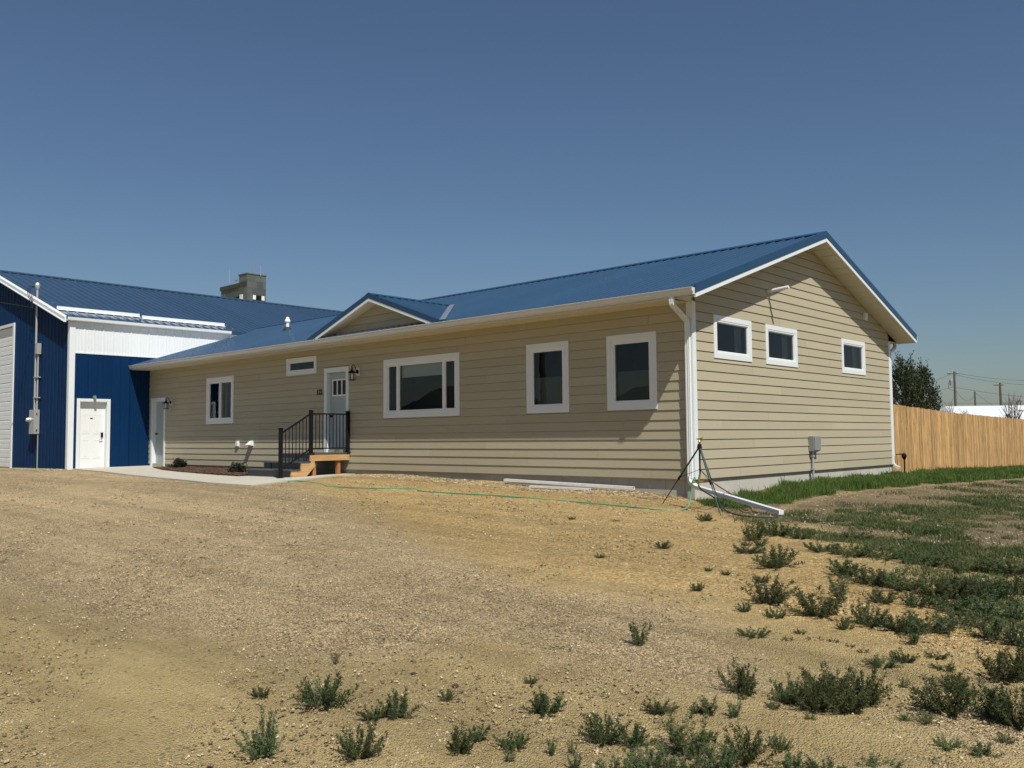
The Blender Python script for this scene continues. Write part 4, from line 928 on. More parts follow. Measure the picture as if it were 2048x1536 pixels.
# tripod sprinkler
f1 = on_ground(1326, 1006); f2 = on_ground(1442, 1032); tD = (Vector(f1)+Vector(f2))*.5
dep = float(np.dot(np.array(tD)-CAM, RR[2])); apex = at_depth(1399, 893, dep)
f3 = Vector((3*apex.x-f1.x-f2.x, 3*apex.y-f1.y-f2.y, 0)); lim = Vector((f3.x-apex.x, f3.y-apex.y, 0)); lim = lim.normalized()*min(lim.length, .55); f3 = Vector((apex.x+lim.x, apex.y+lim.y, 0)); f3.z = gz1(f3.x, f3.y)
tp = thing('tripod_sprinkler', (apex.x, apex.y, gz1(apex.x, apex.y)), 'dark green tripod sprinkler standing at the house corner', 'sprinkler')
for f in (f1, f2, f3):
    f = Vector(f); mid_ = apex.lerp(f, .55); lg = MB().tube([apex, mid_], .014, 8).tube([mid_, f], .009, 8).build('leg', M['tripod'], tp)
    MB().tube([apex.lerp(f, .50), apex.lerp(f, .56)], .021, 8).build('leg_clamp', M['black'], lg)
hubz = apex+Vector((0, 0, -.42))
MB().tube([apex+Vector((0, 0, .05)), hubz], .013, 8).build('riser_pipe', M['black'], tp)
MB().lathe(apex, [(.03, -.05), (.04, -.02), (.032, .03), (.015, .05)], 10).build('head_hub', M['black'], tp)
for f in (f1, f2, f3): MB().tube([hubz+Vector((0, 0, .06)), apex.lerp(Vector(f), .53)], .004, 5).build('brace', M['black'], tp)
m0 = MB(); m0.lathe(apex+Vector((0, 0, .05)), [(.018, 0), (.022, .03), (.012, .05), (.016, .075)], 10); m0.tube([apex+Vector((-.05, 0, .115)), apex+Vector((.06, .01, .135))], .009, 6); m0.tube([apex+Vector((.03, 0, .08)), apex+Vector((.075, .01, .12))], .006, 6); m0.build('impact_head', M['brass'], tp)
spl = hubz+Vector((-.03, -.01, -.10))
m0 = MB(); m0.tube([hubz, hubz+Vector((-.02, 0, -.08)), spl+Vector((0, 0, -.08))], .016, 8); m0.tube([spl+Vector((-.07, -.05, -.05)), spl+Vector((.07, .03, -.03))], .014, 8); m0.build('splitter', M['brass'], tp)
# hoses
def hose(name, path, r, m, label):
    return single(name, MB().tube(spline(path, 7), r, 8), m, label, 'hose', tuple(path[0]), None, True)
gp = [on_ground(u, v)+Vector((0, 0, .012)) for u, v in ((497, 959), (540, 961), (570, 963), (600, 963), (640, 969), (662, 974), (760, 978), (828, 979), (850, 984), (1000, 993), (1150, 1005), (1250, 1014), (1325, 1022), (1358, 1022))]
tail = [at_depth(1377, 1012, dep-.1), at_depth(1382, 985, dep), at_depth(1384, 966, dep), at_depth(1390, 955, dep), spl+Vector((-.06, -.04, -.05))]
hose('garden_hose', gp+tail, .0125, M['hose_green'], 'green garden hose snaking over the gravel to the tripod')
rp = [spl+Vector((.06, .03, -.02)), spl+Vector((.16, .05, .0)), spl+Vector((.30, .10, -.10))]+[on_ground(u, v)+Vector((0, 0, z)) for u, v, z in ((1470, 1000, .06), (1497, 1013, .02), (1505, 1020, .015), (1490, 1026, .012), (1478, 1018, .012))]
hose('garden_hose', rp, .011, M['hose_red'], 'reddish hose drooping from the tripod behind the downspout extension')
bp_ = [spl+Vector((0, 0, -.09)), spl+Vector((.06, .0, -.16))]+[on_ground(u, v)+Vector((0, 0, z)) for u, v, z in ((1432, 1010, .10), (1452, 1024, .02), (1485, 1033, .012), (1520, 1036, .012), (1555, 1036, .012))]
hose('garden_hose', bp_, .012, M['hose_black'], 'black hose hanging from the tripod and trailing to the extension end')
# fixture at the far corner
q = thing('garden_hydrant', (.35, 9.45, gz1(.35, 9.45)), 'black ball-headed fixture with side arm on a thin post at the far house corner', 'fixture')
zq = gz1(.35, 9.45); MB().tube([(.35, 9.45, zq-.05), (.35, 9.45, .15)], .018, 8).build('post', M['black'], q)
MB().lathe((.35, 9.45, .22), [(.018, -.10), (.042, -.065), (.06, -.02), (.06, .025), (.04, .06), (.01, .07)], 14).build('head', M['black'], q)
MB().box((.30, 9.02, .255), (.33, 9.42, .28)).build('arm', M['black'], q); MB().tube([(.315, 9.03, .26), (.315, 9.08, .02)], .006, 6).build('drop_rod', M['black'], q)

# ------------------------------------------------------------------ background
ZG = -.9
D0 = 170.0; A = at_depth(494, 560, D0); s_ = D0/140.0
el = thing('grain_elevator', (A.x, A.y, ZG), 'tall grey sheet-metal grain elevator rising behind the barn roof', 'grain elevator')
ytop = at_depth(494, 547, D0).z; w1 = 3.45*s_; w2 = 8.3*s_
def sheet_block(x0, x1, y0, y1, z0, z1, nm, cell):
    c = MB().box((x0+.06, y0+.06, z0), (x1-.06, y1-.06, z1)).build(nm, M['elev'], el)
    z = z1
    zl = max(z0, 17.0)
    ff = Plane('front', y0+.06); sd = Plane('side', x1-.06)
    while z > zl:
        zz = max(z-cell, zl)
        for pl, a0, a1 in ((ff, x0+.06, x1-.06), (sd, y0+.06, y1-.06)):
            a_ = a0+random.uniform(-.7, 0)*cell
            while a_ < a1:
                b_ = min(a_+cell*random.choice((1, 1, 1.5)), a1); m0 = MB(); pl.box(m0, max(a_, a0)+.01, b_-.01, 0, .05+random.uniform(0, .02), zz+.01, z-.01); m0.build('sheet_panel', M['elev'], c); a_ = b_
        z = zz
    return c
blk = sheet_block(A.x-3.0, A.x, A.y, A.y+w1, ZG, ytop, 'tower_block', 1.3)
MB().box((A.x-3.1, A.y-.12, ytop), (A.x+.12, A.y+w1+.12, ytop+.18)).build('cap', M['elev'], blk)
blk2 = sheet_block(A.x-w2, A.x-.4, A.y+.15, A.y+w1-.3, ZG, A.z-.25, 'lower_block', 1.3)
MB().box((A.x-w2-.1, A.y-.05, A.z-1.0), (A.x-.02, A.y+.2, A.z-.2)).build('eave_band', M['elev_dark'], blk2)
MB().box((A.x-w2, A.y+w1-.4, A.z-.6), (A.x-w2*.35, A.y+w1-.1, A.z+.9)).build('parapet_wall', M['elev'], blk2)
zt_ = at_depth(515, 593, D0).z
for a_, b_, m in ((1.05, 1.55, 'barn_white'), (1.6, 2.5, 'black'), (2.6, 3.1, 'barn_white')):
    m0 = MB(); Plane('side', A.x).box(m0, A.y+a_*s_, A.y+b_*s_, .02, .12, zt_-.35*s_, zt_+.35*s_); m0.build('window' if m == 'black' else 'shutter', M[m], blk)
m0 = MB(); m0.box((A.x-2.1*s_, A.y-.1, zt_-.5), (A.x-1.2*s_, A.y+.1, zt_+.6)); m0.build('shutter', M['barn_white'], blk2)
m0 = MB(); m0.box((A.x-3.0*s_, A.y-.08, zt_-.9), (A.x-2.2*s_, A.y+.1, zt_+.4)); m0.build('window', M['black'], blk2)
def whip(u, v0, v1, par, r, m, nm='antenna'):
    a_, b_ = at_depth(u, v0, D0+2), at_depth(u, v1, D0+2); MB().tube([a_, b_], r, 6).build(nm, m, par)
whip(459, 566, 540, blk2, .045, M['grey_metal']); whip(521.5, 553, 531, blk, .045, M['grey_metal']); whip(506, 550, 530, blk, .07, M['box_grey'], 'antenna_mast')
b0, b1 = at_depth(499, 530.5, D0+2), at_depth(511, 531.5, D0+2); MB().tube([b0, b1], .06, 5).build('antenna_boom', M['box_grey'], blk)
b0, b1 = at_depth(499, 540, D0+2), at_depth(506, 540, D0+2); MB().tube([b0, b1], .05, 5).build('antenna_boom', M['box_grey'], blk)
for u in (472, 481, 489):
    p0 = at_depth(u, 562, D0+3); MB().lathe(p0, [(.12, -1.2), (.12, .1), (.28, .15), (.28, .4), (.05, .45)], 8).build('roof_vent', M['box_grey'], blk2)
# far white building
c0 = at_depth(1912, 850, 95); c0.z = ZG
bw_ = thing('white_building', (c0.x, c0.y, ZG), 'long low white building beyond the fence', 'building'); L_ = 26
zt0 = at_depth(1960, 842, 97).z; zt1 = at_depth(1960, 813, 103).z-.3; dx_, dy_ = RR[0][0], RR[0][1]
e1 = Vector((.80, .60, 0)); e2 = Vector((-.60, .80, 0)); o0 = Vector((c0.x, c0.y, 0))
Pq = lambda a_, b_, z: tuple(o0+e1*a_+e2*b_+Vector((0, 0, z)))
MB().prism([Pq(0, 0, ZG), Pq(L_, 0, ZG), Pq(L_, 12, ZG), Pq(0, 12, ZG)], (0, 0, zt0-ZG)).build('wall', M['barn_white'], bw_)
rf_ = MB(); rf_.v = [Pq(-.4, -.4, zt0), Pq(L_+.4, -.4, zt0), Pq(L_+.4, 12.4, zt0), Pq(-.4, 12.4, zt0), Pq(1.2, 6, zt1+.3), Pq(L_-2, 6, zt1+.3)]; rf_.f = [(0, 1, 5, 4), (1, 2, 5), (2, 3, 4, 5), (3, 0, 4), (0, 3, 2, 1)]; rfo = rf_.build('roof', M['barn_white'], bw_)
for a_ in (8, 15): m0 = MB(); m0.prism([Pq(a_, 3.2, zt0+.6), Pq(a_+.4, 3.2, zt0+.6), Pq(a_+.4, 3.6, zt0+.6), Pq(a_, 3.6, zt0+.6)], (0, 0, .6)); m0.build('roof_vent', M['box_grey'], rfo)
# utility poles
wires = []
def pole(u, vt, D, label, trans=False, arm=True, r=.15):
    t_ = at_depth(u, vt, D); b_ = Vector((t_.x, t_.y, ZG)); p = thing('utility_pole', b_, label, 'utility pole', 'wooden utility poles')
    MB().tube([b_, t_], [r*1.15, r*.8], 10).build('shaft', M['pole'], p); rt = Vector((RR[0][0], RR[0][1], 0))
    if arm:
        MB().prism([t_+rt*-.9+Vector((0, -.06, -.35)), t_+rt*.5+Vector((0, -.06, -.35)), t_+rt*.5+Vector((0, .06, -.35)), t_+rt*-.9+Vector((0, .06, -.35))], (0, 0, .14)).build('crossarm', M['pole'], p)
        for k in (-.8, -.3, .4): MB().lathe(t_+rt*k+Vector((0, 0, -.21)), [(.05, 0), (.07, .06), (.05, .12), (.06, .18), (.02, .22)], 8).build('insulator', M['grey_metal'], p)
    if trans:
        c = t_+rt*-.45+Vector((0, 0, -1.75)); MB().lathe(c, [(.19, 0), (.21, .04), (.21, .62), (.15, .72), (.05, .78)], 12).build('transformer', M['box_grey'], p)
        MB().tube(spline([c+rt*-.05+Vector((0, 0, .8)), c+rt*-.35+Vector((0, 0, .2)), c+rt*-.25+Vector((0, 0, -.5)), t_+rt*-.05+Vector((0, 0, -2.4))], 6), .022, 5).build('lead_wire', M['black_soft'], p)
    return t_, p
t1_, p1_ = pole(1908.5, 743, 112, 'tallest utility pole beyond the fence with crossarm and transformer', True, True, .17)
t2_, p2_ = pole(1949.5, 783, 150, 'short plain utility pole between the two taller ones', False, False, .16)
t3_, p3_ = pole(2000, 766, 118, 'utility pole with small bracket right of the white building wall', False, True, .17)
t4_, p4_ = pole(2040.5, 800, 190, 'small distant pole at the right edge of the picture', False, True, .16)
def wire(a_, b_, sag, label, r=.02):
    a_, b_ = Vector(a_), Vector(b_); pts = [a_.lerp(b_, k/14)+Vector((0, 0, -sag*4*(k/14)*(1-k/14))) for k in range(15)]
    return single('overhead_wire', MB().tube(pts, r, 4), M['black_soft'], label, 'wire', tuple(a_), 'overhead wires')
wire(t1_+Vector((0, 0, -.15)), at_depth(2200, 752, 112), .8, 'upper wire running right from the tallest pole')
wire(t1_+Vector((0, 0, -.4)), at_depth(2200, 762, 112), .9, 'second wire running right below the upper one')
wire(t1_+Vector((0, 0, -.15)), at_depth(1700, 790, 112), .8, 'upper wire running left from the tallest pole behind the house')
wire(t1_+Vector((0, 0, -2.0)), at_depth(2180, 800, 116), .4, 'wire running right from the middle of the tallest pole')
wire(t1_+Vector((0, 0, -1.9)), at_depth(1700, 800, 112), .5, 'wire running left from the middle of the tallest pole')
wire(t1_+Vector((0, 0, -2.2)), t2_+Vector((0, 0, -.5)), 1.3, 'slack wire hanging between the tallest and the shortest pole')
wire(t2_+Vector((0, 0, -.1)), at_depth(1990, 814, 150), .1, 'guy wire slanting down right from the shortest pole')
wire(at_depth(1750, 803, 140), at_depth(2250, 803, 140), .3, 'low wire crossing behind all the poles')
# trees
def tree(u, vt, vb, D, wpx, label):
    top = at_depth(u, vt, D); b_ = Vector((top.x, top.y, ZG)); H = top.z-ZG; t = thing('tree', b_, label, 'tree'); R = wpx/2*D/F_PX
    tk = MB(); tk.tube([b_, b_+Vector((.1, 0, H*.45)), b_+Vector((-.1, .1, H*.9))], [.22, .15, .04], 8); lf = MB(); cl = []
    for k in range(58):
        h = .10+.88*(k/57.0)**.9; rr = R*(1.05-.80*max(0, (h-.32)/.68)**1.7)*(1 if h > .3 else .75+h*.8)*random.uniform(.7, 1.18); a_ = k*2.4+random.uniform(-.5, .5); q_ = random.uniform(.5, 1.0)
        c = b_+Vector((math.cos(a_)*rr*q_, math.sin(a_)*rr*q_, H*h)); cl.append(c)
        r0 = b_+Vector((0, 0, H*max(.08, h-.2))); tk.tube([r0, r0.lerp(c, .55)+Vector((0, 0, -.1)), c+Vector((0, 0, .25))], [.05, .035, .012], 5)
        cr = R*random.uniform(.13, .24); ax = ((c-r0).normalized()*.6+Vector((0, 0, .8))).normalized()
        for q in range(150):
            t_ = random.gauss(0, .75); g_ = ax*t_*cr*1.5+Vector([random.gauss(0, .34) for _ in range(3)])*cr*(1.15-.3*max(t_, 0))
            add_leaf(lf, c+g_, (ax+Vector([random.gauss(0, .6) for _ in range(3)])).normalized(), random.uniform(.11, .22), .42)
    tk.build('trunk', M['bark'], t); lf.build('crown', M['tree'], t, fix=False); return t
tree(1806, 729, 835, 58, 100, 'tall dark green tree rising behind the fence next to the house')
tree(1840, 741, 835, 61, 98, 'lower dark green tree leaning right beside the taller one')
def bare(u, vt, D, wpx, label, n):
    top = at_depth(u, vt, D); b_ = Vector((top.x, top.y, ZG)); H = top.z-ZG; t = thing('bare_shrub', b_, label, 'shrub', 'leafless shrubs beyond the fence'); R = wpx/2*D/F_PX; mb = MB()
    for k in range(n):
        a_ = random.uniform(0, 6.28); sp = R*random.uniform(.2, 1); e = b_+Vector((math.cos(a_)*sp, math.sin(a_)*sp, H*random.uniform(.7, 1))); md_ = b_.lerp(e, .5)+Vector((random.gauss(0, .1), random.gauss(0, .1), .1)); mb.tube([b_, md_, e], [.035, .02, .008], 4)
        for q in range(5):
            s0 = md_.lerp(e, random.uniform(0, .8)); mb.tube([s0, s0+(e-b_)*.18+Vector([random.gauss(0, .18) for _ in range(3)])], [.014, .006], 4)
    mb.build('branches', M['twig'], t, fix=False); return t
bare(2022, 793, 55, 34, 'bare twiggy shrub in front of the white building at the right', 26); bare(1897, 803, 60, 18, 'small bare shrub left of the tallest pole', 14); bare(1929, 812, 60, 14, 'low bare shrub right of the tallest pole', 10)
# houses and pole across the road (seen in the window reflections)
def neighbour(x, y, w_, d_, h_, rise, label, ang):
    t = thing('neighbour_house', (x, y, gz1(x, y)), label, 'house', 'houses across the road'); z = gz1(x, y)-.2
    c, s = math.cos(ang), math.sin(ang); P = lambda a_, b_, zz: (x+c*a_-s*b_, y+s*a_+c*b_, zz)
    MB().prism([P(-w_/2, -d_/2, z), P(w_/2, -d_/2, z), P(w_/2, d_/2, z), P(-w_/2, d_/2, z)], (0, 0, h_+.2)).build('wall', M['siding'], t)
    m0 = MB(); v = [P(-w_/2-.4, -d_/2-.4, z+h_+.2), P(w_/2+.4, -d_/2-.4, z+h_+.2), P(w_/2+.4, d_/2+.4, z+h_+.2), P(-w_/2-.4, d_/2+.4, z+h_+.2), P(-w_/2-.4, 0, z+h_+rise), P(w_/2+.4, 0, z+h_+rise)]
    m0.v = v; m0.f = [(0, 1, 5, 4), (2, 3, 4, 5), (0, 4, 3), (1, 2, 5), (0, 3, 2, 1)]; m0.build('roof', M['black_soft'], t)
    for a_ in (-w_*.3, w_*.25):
        m0 = MB(); m0.prism([P(a_, d_/2, z+1.2), P(a_+1.2, d_/2, z+1.2), P(a_+1.2, d_/2+.05, z+1.2), P(a_, d_/2+.05, z+1.2)], (0, 0, 1.1)); m0.build('window', M['black'], t)
neighbour(-34, -27, 14, 8, 2.6, 2.6, 'dark roofed house across the road reflected in the wide window', .5)
neighbour(-19, -33, 12, 8, 2.6, 2.4, 'dark roofed house across the road reflected in the narrow window', .2)
pb = Vector((-19.3, -18.2, gz1(-19.3, -18.2))); pp = thing('utility_pole', pb, 'utility pole across the drive feeding the barn mast', 'utility pole', 'wooden utility poles')
MB().tube([pb, pb+Vector((0, 0, 9.5))], [.17, .12], 10).build('shaft', M['pole'], pp); MB().box((pb.x-.9, pb.y-.06, pb.z+8.9), (pb.x+.9, pb.y+.06, pb.z+9.05)).build('crossarm', M['pole'], pp)
wire(pb+Vector((0, 0, 8.2)), (-24.06, BY-.22, 5.35), .5, 'service wire running from the barn mast out of the picture', .014)

# ------------------------------------------------------------------ ground cover
def blades(name, P, n, h, wd, m, dens=None, label='', cat='grass', lean=.35, ragged=0.0):
    mn, mx = P.min(0), P.max(0); mx = np.minimum(mx, (20, 34)); pts = np.zeros((0, 2))
    while len(pts) < n:
        q = rng.uniform(mn, mx, (n*3, 2)); rel = q-CAM[:2]; dpt = rel@RR[2][:2]; uu = 1024+F_PX*(rel@RR[0][:2])/np.maximum(dpt, .1)
        ok = (poly_sd(P, q[:, 0], q[:, 1])+rng.normal(0, .07, len(q)) > ragged*(.35+.9*np.sin(q[:, 0]*3.1+q[:, 1]*1.7)*np.sin(q[:, 1]*2.3-q[:, 0]*.9)*.5+.25*np.sin(q[:, 1]*7.1+q[:, 0]*4.0))) & (uu < 2700) & (dpt > .5)
        pr = np.clip((13.0/np.maximum(dpt, 6))**1.1, 0, 1); ok &= rng.uniform(size=len(q)) < pr
        if dens is not None: ok &= rng.uniform(size=len(q)) < dens(q[:, 0], q[:, 1])
        pts = np.vstack([pts, q[ok]])
    pts = pts[:n]; z = gz(pts[:, 0], pts[:, 1]); dpt = (pts-CAM[:2])@RR[2][:2]; k = np.clip(dpt/13.0, .8, 2.4)
    hh = rng.uniform(*h, n)*(.75+.45*np.sin(pts[:, 0]*2.1+pts[:, 1]*1.3)*np.sin(pts[:, 1]*1.9))*np.where(rng.uniform(size=n) < .04, 1.7, 1.0); ww = rng.uniform(*wd, n)*k; an = rng.uniform(0, 6.283, n); ln = rng.normal(0, lean, n)*hh; la = rng.uniform(0, 6.283, n)
    sx, sy = np.cos(an)*ww*.5, np.sin(an)*ww*.5; lx, ly = np.cos(la)*ln, np.sin(la)*ln
    b0 = np.column_stack([pts[:, 0]-sx, pts[:, 1]-sy, z-.02]); b1 = np.column_stack([pts[:, 0]+sx, pts[:, 1]+sy, z-.02])
    m0_ = np.column_stack([pts[:, 0]+sx*.8+lx*.35, pts[:, 1]+sy*.8+ly*.35, z+hh*.6]); m1_ = np.column_stack([pts[:, 0]-sx*.8+lx*.35, pts[:, 1]-sy*.8+ly*.35, z+hh*.6])
    tt = np.column_stack([pts[:, 0]+lx, pts[:, 1]+ly, z+hh])
    co = np.stack([b0, b1, m0_, m1_, tt], 1).reshape(-1, 3); i5 = 5*np.arange(n)[:, None]
    F = np.concatenate([i5+np.array([[0, 1, 2]]), i5+np.array([[0, 2, 3]]), i5+np.array([[3, 2, 4]])], 0)
    o = raw(name, co, F, m); o['label'] = label; o['category'] = cat; return o
def fbm(x, y, sc, seed):
    return np.array([mnoise.fractal((a_*sc+seed, b_*sc, seed), 1.0, 2.0, 4) for a_, b_ in zip(x, y)])
blades('lawn_grass', STRIP, 120000, (.06, .16), (.005, .010), M['grass'], None, 'bright green lawn strip along the gable wall and fence', ragged=.5)
blades('patchy_grass', PATCH, 150000, (.02, .075), (.006, .012), M['grass_dry'], lambda x, y: np.clip(.33+1.7*fbm(x, y, .9, 4.4)+1.5*fbm(x, y, 2.9, 1.4), 0.02, 1), 'patchy olive green turf at the right', lean=.8, ragged=.6)
SP2 = np.vstack([gpoly([(1395, 1000), (1470, 1018), (1560, 1030), (1700, 1000), (2048, 962), (2048, 1010), (1700, 1030), (1560, 1060), (1430, 1030)])])
blades('sparse_grass', SP2, 7000, (.02, .08), (.005, .010), M['grass_dry'], lambda x, y: np.clip(.3+1.6*fbm(x, y, 1.1, 9.4), 0.0, 1), 'thin dry grass on the bare soil beside the lawn strip', lean=.8)

# loose stones
def frustum_pts(n, dmin, dmax, zone=None):
    out = np.zeros((0, 2))
    while len(out) < n:
        d = dmin*(dmax/dmin)**rng.uniform(size=n*2); u = rng.uniform(-60, 2108, n*2); lat = (u-1024)/F_PX*d
        f2_ = RR[2][:2]/np.linalg.norm(RR[2][:2]); r2_ = RR[0][:2]/np.linalg.norm(RR[0][:2])
        q = CAM[:2]+d[:, None]*f2_+lat[:, None]*r2_
        ok = (q[:, 1] < -.05) | (q[:, 0] > .1); ok &= (poly_sd(np.array(SLAB_OUT), q[:, 0], q[:, 1]) < -.02) & (poly_sd(STRIP, q[:, 0], q[:, 1]) < 0) & ~((q[:, 0] < BX) & (q[:, 1] > BY-.1))
        out = np.vstack([out, q[ok]])
    return out[:n]
q = frustum_pts(85000, 3.6, 26); gr = np.maximum(poly_sd(GRAVEL, q[:, 0], q[:, 1]), poly_sd(GOLD, q[:, 0], q[:, 1]))
keep = rng.uniform(size=len(q)) < np.where(gr > 0, .95, .8); q = q[keep]
r = .0035+.013*rng.uniform(size=len(q))**4.0; r *= np.clip(np.hypot(*(q-CAM[:2]).T)/9, .8, 1.5)
o = scatter('loose_gravel', np.column_stack([q, gz(q[:, 0], q[:, 1])+.002]), r, M['stones'], .6, 1.15); o['label'] = 'small loose gravel stones over the drive'; o['category'] = 'gravel'
BANK = np.array([(-9.6, -.8), (-9.7, -.02), (-.2, -.02), (0.05, -.5), (-.6, -1.0), (-5, -.9)])
o = chips('bank_gravel', BANK, 5500, (.008, .022), M['stones'], .004, flat=.6); o['label'] = 'coarse gravel bank against the front foundation'; o['category'] = 'gravel'
BANK2 = np.array([(-30, -2.68), (-21.2, -2.68), (-20.9, -3.1), (-30, -3.2)])
o = chips('barn_gravel', BANK2, 2200, (.012, .03), M['stones'], .004, flat=.6); o['label'] = 'gravel heaped along the foot of the barn gable'; o['category'] = 'gravel'
q = frustum_pts(260, 5, 22); o = scatter('dark_clods', np.column_stack([q, gz(q[:, 0], q[:, 1])+.006]), .006+.012*rng.uniform(size=len(q))**3, plain('dark_clod', (.07, .05, .035), .95, var=.3), .55, 1.5); o['label'] = 'scattered dark clods and leaf bits on the drive'; o['category'] = 'debris'
tw = MB()
for k in range(150):
    p = frustum_pts(1, 4, 16)[0]; L = random.uniform(.02, .09); a_ = random.uniform(0, 6.28); z = gz1(*p)+.006; tw.tube([(p[0], p[1], z), (p[0]+L*.5*math.cos(a_), p[1]+L*.5*math.sin(a_), z+.012), (p[0]+L*math.cos(a_+.3), p[1]+L*math.sin(a_+.3), z)], .0022, 3)
o = tw.build('dry_straw', plain('dry_straw', (.36, .28, .16), .9), None, fix=False, kind='stuff'); o['label'] = 'dry straw and twigs scattered over the dirt'; o['category'] = 'straw'

# weeds: a few plants, copied
def weed_proto(kind, seed):
    random.seed(seed); st_ = MB(); lf = MB(); ns = {'bush': 22, 'mat': 24, 'spire': 8}[kind]
    for k in range(ns):
        a_ = 2.4*k+random.uniform(-.4, .4)
        el = {'bush': random.uniform(.12, 1.35), 'mat': random.uniform(.08, .7), 'spire': random.uniform(.9, 1.5)}[kind]
        L = random.uniform(.55, 1.0)*{'bush': 1, 'mat': 1, 'spire': 1}[kind]
        d = Vector((math.cos(a_)*math.cos(el), math.sin(a_)*math.cos(el), math.sin(el))); pts = [Vector((0, 0, 0))]; rb_ = random.uniform(.02, .22 if kind != 'spire' else .12); cur = Vector((math.cos(a_)*rb_, math.sin(a_)*rb_, -.02)); dd = d.copy()
        pts = [cur.copy()]
        for s in range(5):
            dd = (dd+Vector((random.gauss(0, .12), random.gauss(0, .12), .10))).normalized(); cur = cur+dd*L/5; pts.append(cur.copy())
        st_.tube(pts, [.012, .010, .008, .007, .005, .003], 4, caps=False)
        def dress(P0, P1, n, ls):
            for q in range(n):
                t = random.uniform(.0, 1); c = P0.lerp(P1, t); ax = (P1-P0).normalized(); out = ax.orthogonal().normalized(); out.rotate(Matrix.Rotation(random.uniform(0, 6.28), 3, ax))
                add_leaf(lf, c, (out*.85+ax*random.uniform(.3, 1.0)).normalized(), ls*random.uniform(.7, 1.25), .24)
        for s in range(1, 6):
            dress(pts[s-1], pts[s], 9, .115)
            for b in range(2):
                a2 = (pts[s]-pts[s-1]).normalized(); o2 = a2.orthogonal().normalized(); o2.rotate(Matrix.Rotation(random.uniform(0, 6.28), 3, a2)); e2_ = pts[s]+(o2*.7+a2+Vector((0, 0, .25))).normalized()*L*.26*(1.15-s*.12)
                st_.tube([pts[s], e2_], [.005, .002], 3, caps=False); dress(pts[s], e2_, 9, .10)
        for q in range(8): add_leaf(lf, pts[-1], (dd+Vector([random.gauss(0, .5) for _ in range(3)])).normalized(), .10, .24)
    return st_.mesh('stems', M['stem'], fix=False), lf.mesh('leaves', M['weed'], fix=False)
PROTO = {k: [weed_proto(k, 30+7*i+j) for i in range(7)] for j, k in enumerate(('bush', 'mat', 'spire'))}
LIGHT = {}
for k in PROTO:
    LIGHT[k] = []
    for a_, b_ in PROTO[k]:
        c = b_.copy(); c.materials.clear(); c.materials.append(M['weed_light']); LIGHT[k].append((a_, c))
random.seed(99)
